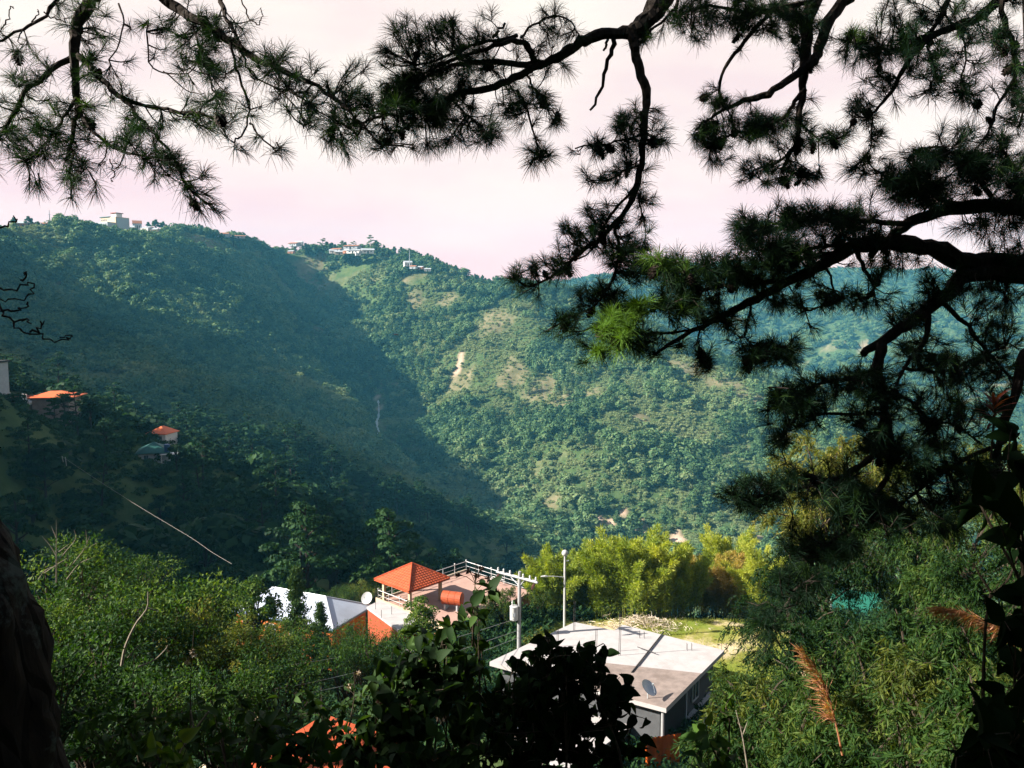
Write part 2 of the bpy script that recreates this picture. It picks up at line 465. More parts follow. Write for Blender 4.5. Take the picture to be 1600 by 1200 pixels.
# foot of the camera's hill
for x, y in ((-100, 120), (-60, 130), (-20, 130), (20, 120), (70, 120), (-30, 105), (30, 105)):
    cw(x, y, float(h_near(np.array(float(x)), np.array(float(y)))))
cw(60, 250, -128); cw(0, 280, -128); cw(150, 250, -125); cw(250, 180, -80); cw(140, 400, -155); cw(260, 460, -158); cw(-165, 105, 45); cw(-150, 50, 18); cw(-110, 100, -8); cw(-180, 160, 30); cw(500, 420, -140); cw(160, 60, -20); cw(400, 100, 20)  # western points are raised ground, unseen, added to shade the hollow
CT = np.array(CT)
def _kern(r): return np.sqrt(r * r + 900.0)
_d = np.hypot(CT[:, None, 0] - CT[None, :, 0], CT[:, None, 1] - CT[None, :, 1])
_A = np.zeros((len(CT) + 3,) * 2); _A[:-3, :-3] = _kern(_d)
_A[:-3, -3:] = np.c_[np.ones(len(CT)), CT[:, 0] / 1000, CT[:, 1] / 1000]; _A[-3:, :-3] = _A[:-3, -3:].T
_A[np.arange(len(CT)), np.arange(len(CT))] -= 0.0
_w = np.linalg.solve(_A, np.r_[CT[:, 2], 0, 0, 0])
def h_far(x, y):
    sh = np.shape(x); x = np.ravel(x); y = np.ravel(y)
    out = np.empty(len(x))
    for i in range(0, len(x), 20000):
        xs, ys = x[i:i+20000], y[i:i+20000]
        k = _kern(np.hypot(xs[:, None] - CT[None, :, 0], ys[:, None] - CT[None, :, 1]))
        out[i:i+20000] = k @ _w[:-3] + _w[-3] + _w[-2] * xs / 1000 + _w[-1] * ys / 1000
    return out.reshape(sh)
def H(x, y):
    x = np.asarray(x, float); y = np.asarray(y, float)
    wf = sstep(85, 135, np.maximum(y, np.abs(x) * 0.9 + 20))
    z = np.zeros(np.broadcast(x, y).shape)
    zn = h_near(x, y) + fbm(x * 0.12, y * 0.12, 3) * 0.8 * sstep(3, 12, np.hypot(x, y))
    zf = h_far(x + z, y + z)
    am = np.clip((np.hypot(x, y) - 120) / 500, 0, 1.3)
    zf = zf + fbm(x / 95.0 + 3, y / 95.0, 4) * 26 * am + fbm(x / 28.0, y / 28.0 + 9, 3) * 7 * am
    return zn * (1 - wf) + zf * wf
_tt = np.geomspace(8, 3500, 1500)
def hit(px, py):
    """where the ray of a photo pixel meets the ground"""
    d = ray(px, py); d = d / d[1]
    P = d[None] * _tt[:, None]
    g = H(P[:, 0], P[:, 1])
    below = np.nonzero(P[:, 2] < g)[0]
    i = below[0] if len(below) else len(_tt) - 1
    return np.array((P[i, 0], P[i, 1], g[i]))

_nu, _nv = 300, 380
_u = np.linspace(-1, 1, _nu); _v = np.linspace(0, 1, _nv)
_gx = 2600 * np.sinh(4.2 * _u) / np.sinh(4.2)
_gy = -60 + 2960 * (np.sinh(3.6 * _v) / np.sinh(3.6))
GX, GY = np.meshgrid(_gx, _gy)
GZ = H(GX, GY)
_k = np.arange((_nv - 1) * (_nu - 1)); _i, _j = _k // (_nu - 1), _k % (_nu - 1)
_F = np.stack([_i*_nu+_j, _i*_nu+_j+1, (_i+1)*_nu+_j+1, (_i+1)*_nu+_j], -1)
ter_me = mesh_np('hillside', np.stack([GX, GY, GZ], -1).reshape(-1, 3), _F, None, True)
SOIL = [(935, 818, 9), (975, 806, 7), (955, 822, 8), (1000, 826, 9), (920, 815, 6), (720, 560, 9), (715, 580, 7), (1060, 845, 10), (1370, 815, 8), (1190, 845, 9), (1500, 590, 14), (1380, 470, 18), (1350, 545, 10), (250, 362, 13), (205, 362, 16), (235, 355, 10), (590, 660, 4), (592, 640, 4), (588, 680, 5), (590, 620, 3), (520, 400, 8), (540, 397, 8), (560, 396, 8), (160, 368, 14)]
DRY = [(770, 505, 26), (800, 590, 20), (850, 610, 22), (880, 630, 16), (930, 612, 14), (960, 560, 15), (1060, 572, 14), (1090, 585, 14), (1120, 598, 14), (1150, 612, 14), (1180, 625, 14), (500, 408, 16), (480, 418, 14), (310, 375, 22), (340, 385, 18), (650, 470, 14), (700, 470, 14), (460, 500, 16), (500, 520, 12), (720, 600, 16), (1240, 700, 18), (1300, 740, 16), (1000, 650, 10), (860, 790, 9), (780, 800, 8)]
_sc = [(hit(a, b), r * 0.6) for a, b, r in SOIL]; _dr = [(hit(a, b), r * 0.95) for a, b, r in DRY]
def spot(L, x, y):
    s = np.zeros(np.shape(x)); wob = 1 + 1.1 * fbm(x / 9.0, y / 9.0, 3)
    for p, r in L:
        s = np.maximum(s, 1 - sstep(0.6, 1.1, np.hypot((x - p[0]), (y - p[1]) * 0.75) / r * wob))
    return s
for nm, L in (('soil', _sc), ('dry', _dr)):
    a = ter_me.attributes.new(nm, 'FLOAT', 'POINT')
    a.data.foreach_set('value', spot(L, GX, GY).ravel().astype(np.float32))
ter = obj('hillside', ter_me, MAT['terrain'], kind='structure')

# ------------------------------------------------------------------ far woods: one mass on the slopes
def crown_faces(rng, n, rx, rz, size, lumps=7, shell=0.75, base=0.0):
    """leafy faces spread through a lumpy crown; returns pos, out-dir"""
    C = unit(rng.normal(size=(lumps, 3))) * np.array((rx, rx, rz)) * 0.55
    C[0] = 0
    rr = rng.uniform(0.42, 0.62, lumps); rr[0] = 0.7
    k = rng.integers(0, lumps, n)
    d = unit(rng.normal(size=(n, 3)))
    d[:, 2] = np.where(d[:, 2] < -0.3, -d[:, 2], d[:, 2])
    r = shell + (1 - shell) * rng.random(n)
    p = C[k] + d * (rr[k] * r)[:, None] * np.array((rx, rx, rz))
    p[:, 2] += base
    return p, d, k
def leafquads(acc, rng, p, d, size, tint, flat=0.5):
    n = len(p)
    nr = unit(d + rng.normal(size=(n, 3)) * flat)
    t = unit(np.cross(nr, rng.normal(size=(n, 3))))
    b = np.cross(nr, t)
    s = (size * rng.uniform(0.6, 1.3, n))[:, None]
    a = (0.55 + 0.45 * rng.random(n))[:, None]
    V = np.stack([p - t*s, p - b*s*a*0.6, p + t*s, p + b*s*a], 1).reshape(-1, 3)
    F = np.arange(4 * n).reshape(-1, 4)
    acc.add(V, F, np.repeat(tint, 4))

def woods_object(name, pts, idx, rot, scl, protos, mat, hue=None):
    """points + prototype crowns in one mesh; nodes set a crown on every point"""
    nP = len(pts)
    acc = Acc(); pid = []
    for k, a in enumerate(protos):
        V = np.concatenate(a.V); F = np.concatenate(a.F); T = np.concatenate(a.T)
        acc.add(V, F, T); pid.append(np.full(len(V), k))
    V = np.vstack([np.concatenate(acc.V), pts]); T = np.r_[np.concatenate(acc.T), np.zeros(nP)]
    me = mesh_np(name, V, np.concatenate(acc.F), T)
    pid = np.r_[np.concatenate(pid), np.full(nP, -1)].astype(np.int32)
    m0 = len(V) - nP
    z3 = np.zeros((len(V), 3), np.float32); z3[m0:] = scl
    zr = np.zeros(len(V), np.float32); zr[m0:] = rot
    zi = np.zeros(len(V), np.int32); zi[m0:] = idx
    me.attributes.new('proto', 'INT', 'POINT').data.foreach_set('value', pid)
    me.attributes.new('pick', 'INT', 'POINT').data.foreach_set('value', zi)
    me.attributes.new('turn', 'FLOAT', 'POINT').data.foreach_set('value', zr)
    me.attributes.new('size', 'FLOAT_VECTOR', 'POINT').data.foreach_set('vector', z3.ravel())
    if hue is not None:
        zh = np.zeros(len(V), np.float32); zh[m0:] = hue
        me.attributes.new('hue', 'FLOAT', 'POINT').data.foreach_set('value', zh)
    o = obj(name, me, mat, kind='stuff')
    g = bpy.data.node_groups.new(name, 'GeometryNodeTree')
    g.interface.new_socket('Geometry', in_out='INPUT', socket_type='NodeSocketGeometry')
    g.interface.new_socket('Geometry', in_out='OUTPUT', socket_type='NodeSocketGeometry')
    gi, go = g.nodes.new('NodeGroupInput'), g.nodes.new('NodeGroupOutput')
    def named(nm, ty):
        n = g.nodes.new('GeometryNodeInputNamedAttribute'); n.data_type = ty; n.inputs[0].default_value = nm
        return n.outputs[0]
    pa = named('proto', 'INT')
    def sep(src, k):
        c = g.nodes.new('FunctionNodeCompare'); c.data_type = 'INT'; c.operation = 'EQUAL'
        ia = [s for s in c.inputs if s.type == 'INT']
        g.links.new(pa, ia[0]); ia[1].default_value = k
        s = g.nodes.new('GeometryNodeSeparateGeometry'); s.domain = 'POINT'
        g.links.new(src, s.inputs[0]); g.links.new(c.outputs[0], s.inputs[1])
        return s.outputs[0]
    jn = g.nodes.new('GeometryNodeJoinGeometry')
    for k in reversed(range(len(protos))):
        ti = g.nodes.new('GeometryNodeGeometryToInstance')
        g.links.new(sep(gi.outputs[0], k), ti.inputs[0])
        g.links.new(ti.outputs[0], jn.inputs[0])
    iop = g.nodes.new('GeometryNodeInstanceOnPoints')
    g.links.new(sep(gi.outputs[0], -1), iop.inputs['Points'])
    g.links.new(jn.outputs[0], iop.inputs['Instance'])
    iop.inputs['Pick Instance'].default_value = True
    g.links.new(named('pick', 'INT'), iop.inputs['Instance Index'])
    cx = g.nodes.new('ShaderNodeCombineXYZ'); g.links.new(named('turn', 'FLOAT'), cx.inputs[2])
    er = g.nodes.new('FunctionNodeEulerToRotation'); g.links.new(cx.outputs[0], er.inputs[0])
    g.links.new(er.outputs[0], iop.inputs['Rotation'])
    g.links.new(named('size', 'FLOAT_VECTOR'), iop.inputs['Scale'])
    g.links.new(iop.outputs[0], go.inputs[0])
    md = o.modifiers.new('woods', 'NODES'); md.node_group = g
    return o

def far_protos():
    out = []
    rng = np.random.default_rng(11)
    for k in range(5):                         # broadleaf crowns, unit height ~1
        a = Acc()
        p, d, _ = crown_faces(rng, 330, 0.5, 0.42, 0.1, 9, 0.7, 0.42)
        leafquads(a, rng, p, d, 0.085, np.clip(0.5 + rng.normal(size=330) * 0.16, 0, 1), 0.45)
        out.append(a)
    for k in range(3):                         # pines: tiers on a bare stem
        a = Acc()
        a.tube([(0,0,0),(0.02,0,0.5),(0,0,0.95)], [0.025,0.02,0.006], 4, 0.05)
        for t in range(9):
            z = 0.34 + 0.62 * t / 8 + rng.normal() * 0.02
            rad = 0.30 * (1 - 0.75 * (t / 8) ** 1.6) * rng.uniform(0.75, 1.15)
            n = 44
            an = rng.uniform(0, 6.28, n); rr = rad * np.sqrt(rng.random(n)); off = rng.normal(size=2) * 0.05
            p = np.stack([np.cos(an)*rr+off[0], np.sin(an)*rr+off[1], z + rng.normal(size=n)*0.022], -1)
            d = unit(np.stack([np.cos(an)*0.5, np.sin(an)*0.5, np.ones(n)], -1))
            leafquads(a, rng, p, d, 0.055, np.clip(0.22 + rng.normal(size=n)*0.12, 0, 1), 0.5)
        out.append(a)
    for k in range(2):                         # low scrub
        a = Acc()
        p, d, _ = crown_faces(rng, 150, 0.7, 0.35, 0.1, 8, 0.6, 0.15)
        leafquads(a, rng, p, d, 0.12, np.clip(0.72 + rng.normal(size=150)*0.15, 0, 1), 0.6)
        out.append(a)
    return out
STREAM = np.array([hit(a, b) for a, b in ((591, 628), (592, 645), (589, 662), (592, 678), (588, 692))])
def stream():
    P = smooth_path(STREAM[:, :2], 40); n = len(P)
    wd = 0.9 + 0.7 * np.sin(np.arange(n) * 1.7) * 0.6
    nx = unit(np.c_[np.gradient(P[:, 1]), -np.gradient(P[:, 0])])
    rows = [P + nx * (wd * k)[:, None] for k in (-1, -0.4, 0.4, 1)]
    V = np.concatenate([np.c_[r_, H(r_[:, 0], r_[:, 1]) + 1.0 - (0.9 if i in (0, 3) else 0)] for i, r_ in enumerate(rows)])
    F = [(r_ * n + i, (r_ + 1) * n + i, (r_ + 1) * n + i + 1, r_ * n + i + 1) for r_ in range(3) for i in range(n - 1)]
    m, nt, out = nodes('white_water'); nz = noise(nt, 0.8, 6, 0.7)
    bsdf(nt, out, ramp(nt, nz, [(0.35, (0.14, 0.15, 0.15)), (0.62, (0.55, 0.57, 0.58))]), 0.4, 0.4, bump=nz, bump_d=0.4)
    obj('stream_water', mesh_np('stream_water', V, np.array(F), None, True), m, kind='structure')
stream()
FARP = far_protos()
rng = np.random.default_rng(21)
NC = 230000
_y = np.sqrt(rng.uniform(130**2, 1330**2, NC)); _x = rng.uniform(-0.70, 0.70, NC) * _y
_soil = spot(_sc, _x, _y); _dry = spot(_dr, _x, _y)
_den = fbm(_x / 60, _y / 60 + 40, 4)
_big = fbm(_x / 140 + 9, _y / 140, 3)
CLEAR = [(160, 852, 32), (52, 745, 45), (215, 900, 34), (358, 995, 22), (460, 1115, 14), (548, 1085, 36), (650, 1020, 20)]
_px = 800 + _x / _y * FPX
_clr = np.zeros(NC, bool)
for c_, Y_, w_ in CLEAR: _clr |= (np.abs(_px - c_) < w_) & (_y > Y_ - 8) & (_y < Y_ + 14)
u = rng.random(NC)
_str = np.min([np.hypot(_x - q[0], (_y - q[1]) * 0.5) for q in smooth_path(STREAM[:, :2], 24)], axis=0) < 6.0
keep = ~_clr & ~_str & (_soil < 0.3) & ~((_y < 420) & (u > 0.6)) & ~((_dry > 0.45) & (u > 0.30))
_x, _y, _den, _big, _dry = (a[keep] for a in (_x, _y, _den, _big, _dry))
_z = H(_x, _y)
nearspur = (_y < 440) & (_x < -0.05 * _y + 8)      # the wood in shade, its shade put into a darker leaf colour
n = len(_x); u = rng.random(n)
idx = rng.integers(0, 5, n)
pine = (u < 0.08 + _big * 1.6) & (_y > 380) & (rng.random(n) < 0.55)
idx = np.where(pine, rng.integers(5, 8, n), idx)
scrub = (rng.random(n) < np.clip(0.60 - _den * 3.4, 0.06, 0.97)) | (_dry > 0.3) | (nearspur & (rng.random(n) < 0.45))
idx = np.where(scrub & ~pine, rng.integers(8, 10, n), idx)
hgt = np.where(idx >= 8, rng.uniform(1.6, 4.2, n), np.where(idx >= 5, rng.uniform(7, 13, n), rng.gamma(3.2, 1.9, n) * (1 + _den * 0.9)))
hgt = np.clip(np.where(nearspur, hgt * 0.75, hgt), 1.2, 14)
for c_, Y_, w_ in [(c, y, w) for c, y, w in CLEAR] + [(246, 232, 34), (240, 205, 34), (85, 214, 62), (0, 190, 30)]:
    w0 = (np.abs(800 + _x / _y * FPX - c_) < w_) & (_y > Y_ - (45 if Y_ < 300 else 28)) & (_y < Y_ + 8); hgt = np.where(w0, np.minimum(hgt, 3.6), hgt)
scl = np.stack([hgt * rng.uniform(0.85, 1.45, n), hgt * rng.uniform(0.85, 1.45, n), hgt * rng.uniform(0.8, 1.1, n)], -1)
_tn = rng.uniform(0, 6.28, n); _pp = np.stack([_x, _y, _z - 0.3], -1)
_hue = fbm(_x / 45 + 70, _y / 45, 3) * 0.9 - _den * 0.55 + np.where(idx >= 8, 0.08, 0.0) + _dry * 0.30 + rng.normal(size=n) * 0.06
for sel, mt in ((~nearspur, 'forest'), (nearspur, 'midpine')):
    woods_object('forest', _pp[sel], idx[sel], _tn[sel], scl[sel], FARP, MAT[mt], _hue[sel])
# unseen trees added behind the lens and beside it to darken the near leaves
NB = 1700; rw = np.random.default_rng(29)
_x = rw.uniform(-55, 60, NB); _y = rw.uniform(-50, 26, NB)
ok = ((_y < -3.5) | (np.abs(_x) > 7 + 0.85 * np.maximum(_y, 0))) & ~((_x < -8) & (_y > np.where(_x < -13, 12, 8))) & ~((_x < 0) & (np.abs(_y - (5 - 0.176 * (0.6 - _x))) < 1.5))  # strip left open so sun reaches the bright pine tufts
_x, _y = _x[ok], _y[ok]; n = len(_x)
hgt = rng.uniform(7, 13, n)
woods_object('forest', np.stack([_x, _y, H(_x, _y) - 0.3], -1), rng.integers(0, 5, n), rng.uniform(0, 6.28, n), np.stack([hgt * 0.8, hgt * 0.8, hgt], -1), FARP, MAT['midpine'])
# the ranges beyond
NC = 26000
_y = rng.uniform(1250, 2750, NC); _x = rng.uniform(-0.72, 0.78, NC) * _y
ok = (spot(_sc, _x, _y) < 0.3) & (rng.random(NC) < 0.75 + fbm(_x/120, _y/120, 3) * 1.2)
_x, _y = _x[ok], _y[ok]; n = len(_x)
hgt = rng.uniform(8, 17, n)
woods_object('forest', np.stack([_x, _y, H(_x, _y) - 0.3], -1), rng.integers(0, 8, n), rng.uniform(0, 6.28, n),
             np.stack([hgt * 1.5, hgt * 1.5, hgt], -1), FARP, MAT['forest'])

# ------------------------------------------------------------------ materials of built things
MAT['roof_white'] = plain('white_roof_coat', (0.37, 0.345, 0.335), 0.85, 0.15, 0, 0.18, 1.4, 0.01, (0.30, 0.275, 0.262))
MAT['concrete'] = plain('bare_concrete', (0.24, 0.19, 0.165), 0.9, 0.15, 0, 0.4, 1.6, 0.02, (0.16, 0.125, 0.108))
MAT['grey_wall'] = plain('grey_render', (0.34, 0.36, 0.38), 0.85, 0.2, 0, 0.2, 1.2, 0.01)
MAT['shade_wall'] = plain('weathered_grey_render', (0.075, 0.077, 0.08), 0.9, 0.15, 0, 0.3, 1.5, 0.01)  # darker copy of the grey render, wall shade put into the colour
MAT['dark_wall'] = plain('dark_porch_render', (0.03, 0.028, 0.026), 0.9, 0.1)  # near black stands in for porch shade; also plain dark trim
MAT['metal_roof'] = plain('pale_metal_roof', (0.44, 0.48, 0.55), 0.45, 0.4, 0.0, 0.08, 0.5, 0, (0.36, 0.39, 0.44))
MAT['fascia'] = plain('blue_grey_fascia', (0.16, 0.22, 0.30), 0.5)
MAT['tile'] = plain('terracotta_tile', (0.40, 0.075, 0.028), 0.75, 0.15, 0, 0.35, 2.5, 0.01, (0.28, 0.065, 0.03))
MAT['terrace'] = plain('pink_terrace_floor', (0.36, 0.225, 0.18), 0.85, 0.2, 0, 0.2, 0.7, 0.005, (0.29, 0.18, 0.145))
MAT['salmon'] = plain('salmon_wall', (0.38, 0.15, 0.075), 0.85, 0.2, 0, 0.15, 1.0)
MAT['orange'] = plain('orange_wall', (0.42, 0.115, 0.025), 0.8, 0.2, 0, 0.15, 1.0)
MAT['redbrown'] = plain('red_brown_paint', (0.26, 0.055, 0.022), 0.8, 0.2)
MAT['cream'] = plain('cream_paint', (0.46, 0.36, 0.24), 0.7)
MAT['rail'] = plain('white_rail', (0.46, 0.45, 0.44), 0.45, 0.4)
MAT['tank'] = plain('rust_orange_tank', (0.34, 0.065, 0.020), 0.6, 0.3, 0, 0.25, 4)
MAT['steel'] = plain('galvanised_steel', (0.46, 0.48, 0.50), 0.45, 0.5, 0.3)
MAT['pole'] = plain('grey_pole', (0.26, 0.26, 0.26), 0.7, 0.3)
MAT['insul'] = plain('brown_insulator', (0.07, 0.03, 0.022), 0.3, 0.5)
MAT['rust'] = plain('rusty_sheet', (0.30, 0.12, 0.06), 0.85, 0.2, 0, 0.4, 3)
MAT['teal_roof'] = plain('teal_roof_paint', (0.012, 0.10, 0.066), 0.55, 0.35, 0, 0.12, 0.6)
MAT['teal_dark'] = plain('dark_teal_roof_paint', (0.015, 0.085, 0.07), 0.6, 0.3)
MAT['roof_orange'] = plain('orange_roof_paint', (0.58, 0.12, 0.035), 0.6, 0.3, 0, 0.12, 0.6)
MAT['white_wall'] = plain('white_wall_paint', (0.68, 0.64, 0.60), 0.8, 0.2)
MAT['tarp'] = plain('orange_cloth', (0.70, 0.13, 0.02), 0.8, 0.15)
MAT['cloth_blue'] = plain('pale_blue_cloth', (0.45, 0.55, 0.66), 0.85, 0.1)
MAT['wire'] = plain('cable_sheath', (0.30, 0.29, 0.27), 0.6)
MAT['black_wire'] = plain('black_rod', (0.035, 0.030, 0.028), 0.7)
MAT['rope'] = plain('weathered_rope', (0.30, 0.27, 0.23), 0.9)
MAT['lamp'] = plain('lamp_shell', (0.40, 0.40, 0.39), 0.35, 0.5)
MAT['bird'] = plain('dark_plumage', (0.02, 0.02, 0.025), 0.8)
def glass_mat():
    m, nt, out = nodes('window_glass')
    bsdf(nt, out, (0.03, 0.04, 0.05), 0.08, 0.6)
    return m
MAT['glass'] = glass_mat()

# ------------------------------------------------------------------ building helpers (local axes)
def prism(poly, z0, z1, flip=False):
    """closed prism over a polygon (counter-clockwise x, y rows)"""
    n = len(poly); a = Acc()
    P = np.asarray(poly, float)
    V = np.vstack([np.c_[P, np.full(n, z0)], np.c_[P, np.full(n, z1)], [(*P.mean(0), z0)], [(*P.mean(0), z1)]])
    F = []
    for i in range(n):
        j = (i + 1) % n
        F += [(i, j, n + j, n + i), (j, i, 2*n, 2*n), (n + i, n + j, 2*n + 1, 2*n + 1)]
    a.add(V, F)
    return a
def bxm(name, *boxes):
    a = Acc()
    for lo, hi in boxes: a.box(lo, hi)
    return a.mesh(name)
def add_box(parent, name, lo, hi, mat): return obj(name, bxm(name, (lo, hi)), mat, parent)
_WIN = {}
def window(parent, pos, w, h, face, frame_mat=None, mull=1, t=0.06):
    """face: 'x+','x-','y+','y-' outward local axis; pos = centre on the wall surface"""
    ax, sg = face[0], (1 if face[1] == '+' else -1)
    key = (round(w, 2), round(h, 2), mull)
    if key not in _WIN:
        f = Acc(); b = 0.07
        f.box((-w/2, -t, -h/2), (w/2, 0, -h/2 + b)); f.box((-w/2, -t, h/2 - b), (w/2, 0, h/2))
        f.box((-w/2, -t, -h/2 + b), (-w/2 + b, 0, h/2 - b)); f.box((w/2 - b, -t, -h/2 + b), (w/2, 0, h/2 - b))
        for k in range(1, mull + 1):
            x = -w/2 + w * k / (mull + 1)
            f.box((x - 0.025, -t * 0.8, -h/2 + b), (x + 0.025, 0, h/2 - b))
        p = Acc(); p.box((-w/2 + b, -t * 0.4, -h/2 + b), (w/2 - b, -0.002, h/2 - b))
        _WIN[key] = (f.mesh('window'), p.mesh('pane'))
    fm, pm = _WIN[key]
    o = obj('window', fm, frame_mat or MAT['rail'], parent, pos)
    o.rotation_euler = (0, 0, {'y-': 0, 'x+': R(90), 'y+': R(180), 'x-': R(-90)}[face])
    obj('pane', pm, MAT['glass'], o)
    return o
def hip_roof(w, d, rise, over, ridge=0.0, thick=0.10, z=0.0, courses=0, cols=0):
    """hip roof over a w x d box at the origin corner; courses/cols give real tile relief"""
    x0, x1, y0, y1 = -over, w + over, -over, d + over
    cx, cy = w / 2, d / 2
    r = ridge / 2
    along_x = w >= d
    A = np.array((cx - (r if along_x else 0), cy - (0 if along_x else r), z + rise))
    B = np.array((cx + (r if along_x else 0), cy + (0 if along_x else r), z + rise))
    c = [np.array(q, float) for q in ((x0, y0, z), (x1, y0, z), (x1, y1, z), (x0, y1, z))]
    if along_x: sides = [(c[0], c[1], B, A), (c[1], c[2], B, B), (c[2], c[3], A, B), (c[3], c[0], A, A)]
    else: sides = [(c[0], c[1], A, A), (c[1], c[2], B, A), (c[2], c[3], B, B), (c[3], c[0], A, B)]
    a = Acc()
    for p, q, t1, t0 in sides:
        nrm = unit(np.cross(q - p, t0 - p))
        nu, nv = (max(2, cols * 4), max(2, courses * 3)) if courses else (1, 1)
        U, Vv = np.meshgrid(np.linspace(0, 1, nu + 1), np.linspace(0, 1, nv + 1))
        lo = p + (q - p) * U[..., None]; hi = t0 + (t1 - t0) * U[..., None]
        G = lo + (hi - lo) * Vv[..., None]
        if courses:
            L = np.linalg.norm(q - p)
            s = ((G - p) @ unit(q - p))
            disp = 0.035 * np.abs(np.sin(np.pi * s / L * cols)) + 0.045 * (1 - (Vv * courses) % 1.0)
            G = G + nrm * disp[..., None]
        k = np.arange(nu * nv); i, j = k // nu, k % nu; m = nu + 1
        a.add(G.reshape(-1, 3), np.stack([i*m+j, i*m+j+1, (i+1)*m+j+1, (i+1)*m+j], -1))
    a.box((x0, y0, z - thick), (x1, y1, z - 0.004))
    return a.mesh('roof')

# ------------------------------------------------------------------ house with the flat white roof
def flat_house():
    zr = -23.6
    T = lambda px, py, z=zr: on_z(px, py, z)
    Wp, F1, F2, F3, E, Sp = T(765, 1034), T(898, 972), T(960, 985), T(973, 976), T(1132, 1016), T(1041, 1107)
    base = np.array((*((Wp + E) / 2)[:2], -27.2))
    t = thing('flat_roof_house', 'concrete house with large flat white roof slab beside the grassy lot', 'house', base)
    L = lambda p: np.asarray(p)[:2] - base[:2]
    zt = zr - base[2]
    poly = [L(q) for q in (Wp, Sp, E, F3, F2, F1)]
    if sum(poly[i][0]*poly[(i+1)%6][1]-poly[(i+1)%6][0]*poly[i][1] for i in range(6)) < 0: poly = poly[::-1]
    slab = obj('roof', prism(poly, zt - 0.28, zt).mesh('roof'), MAT['roof_white'], t)
    # unpainted apron along the near corner, a thin screed on the slab
    e2 = L(Sp) + (L(E) - L(Sp)) * 0.56; w2 = L(Sp) + (L(Wp) - L(Sp)) * 0.55
    q = w2 + (L(F1) - L(Wp)) * 0.40
    ap = [L(Sp), e2, q, w2]
    if np.cross(ap[1] - ap[0], ap[2] - ap[0]) < 0: ap = ap[::-1]
    obj('screed', prism(ap, zt + 0.002, zt + 0.03).mesh('screed'), MAT['concrete'], slab)
    # walls set in under the slab
    c = np.mean(poly, 0)
    ins = [c + (p - c) * 0.90 for p in poly]
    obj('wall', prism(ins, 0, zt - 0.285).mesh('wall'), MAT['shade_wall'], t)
    # east face: window, white sill rail, dark sheet for the shaded porch corner
    a_, b_ = L(Sp), L(E)
    ux = unit(b_ - a_); nx = np.array((ux[1], -ux[0]))
    ang = math.atan2(ux[1], ux[0])
    ln = np.linalg.norm(b_ - a_)
    inS, inE = c + (a_ - c) * 0.90, c + (b_ - c) * 0.90
    wl = np.linalg.norm(inE - inS)
    for fr, w in ((0.62, 1.1),):
        p = inS + (inE - inS) * fr + nx * 0.012
        wd = window(t, (p[0], p[1], 2.05), w, 1.25, 'y-', None, 1, 0.1)
        wd.rotation_euler = (0, 0, ang)
    m = Matrix.Rotation(ang, 4, 'Z')
    def along(name, f0, f1, o0, o1, z0, z1, mat, par=t):
        me = bxm(name, ((f0 * wl, -o1, z0), (f1 * wl, -o0, z1)))
        ob = obj(name, me, mat, par, (inS[0], inS[1], 0)); ob.rotation_euler = (0, 0, ang)
        return ob
    along('porch_panel', 0.0, 0.42, 0.02, 0.10, 0.0, zt - 0.30, MAT['dark_wall'])  # dark sheet standing in for the shade of the porch recess
    along('sill', 0.46, 0.92, 0.02, 0.30, 0.78, 0.86, MAT['rail'])
    along('downpipe', 0.44, 0.455, 0.02, 0.10, 0.0, zt - 0.3, MAT['grey_wall'])
    pc = L(Sp) + (c - L(Sp)) * 0.05
    po = Acc(); po.tube([(pc[0], pc[1], 0), (pc[0], pc[1], zt - 0.285)], 0.11, 8)
    obj('porch_post', po.mesh('porch_post'), MAT['pole'], t)
    # lower lean-to slab on the near side
    z2 = -25.6
    pts = [L(T(1000, 1125, z2)), L(T(905, 1060, z2)), L(T(790, 1130, z2)), L(T(880, 1210, z2))]
    if np.cross(pts[1] - pts[0], pts[2] - pts[0]) < 0: pts = pts[::-1]
    obj('porch_roof', prism(pts, z2 - base[2] - 0.12, z2 - base[2]).mesh('porch_roof'), MAT['roof_white'], t)
    c2 = np.mean(pts, 0)
    obj('porch_wall', prism([c2 + (p - c2) * 0.93 for p in pts], -2.5, z2 - base[2] - 0.125).mesh('porch_wall'), MAT['concrete'], t)
    # reinforcing rods standing on the roof
    for px, py, hgt in ((897, 985, 2.2), (931, 1020, 1.7), (968, 1024, 2.9), (836, 1005, 0.9), (871, 1010, 1.2)):
        g = T(px, py); l = L(g)
        for k in range(2):
            r_ = Acc(); o = (k - 0.5) * 0.10
            r_.tube([(l[0] + o, l[1], zt), (l[0] + o + 0.02, l[1], zt + hgt * 0.6), (l[0] + o * 0.4 + 0.05 * k, l[1], zt + hgt)], 0.018, 5)
            obj('reinforcing_rod', r_.mesh('reinforcing_rod'), MAT['black_wire'], slab)
    for px, py in ((1003, 997), (1077, 1016), (1131, 1015)):
        l = L(T(px, py))
        for dx, dy in ((-.16, -.1), (.16, -.1), (.16, .1), (-.16, .1)):
            r_ = Acc(); r_.tube([(l[0]+dx, l[1]+dy, zt), (l[0]+dx, l[1]+dy, zt + 0.5)], 0.012, 4)
            obj('reinforcing_rod', r_.mesh('reinforcing_rod'), MAT['black_wire'], slab)
    # long pipe lying across the slab
    p0, p1 = L(T(1037, 989)), L(T(987, 1052))
    pp = Acc(); pp.tube([(p0[0], p0[1], zt + 0.07), (p1[0], p1[1], zt + 0.07)], 0.05, 6)
    tag(obj('drain_pipe', pp.mesh('drain_pipe'), MAT['black_wire'], None, base), 'long dark pipe lying across the flat white roof', 'pipe')
    p0, p1 = L(T(996, 1014)), L(T(1024, 1024))
    pp = Acc(); pp.tube([(p0[0], p0[1], zt + 0.15), (p1[0], p1[1], zt + 0.15)], 0.03, 5)
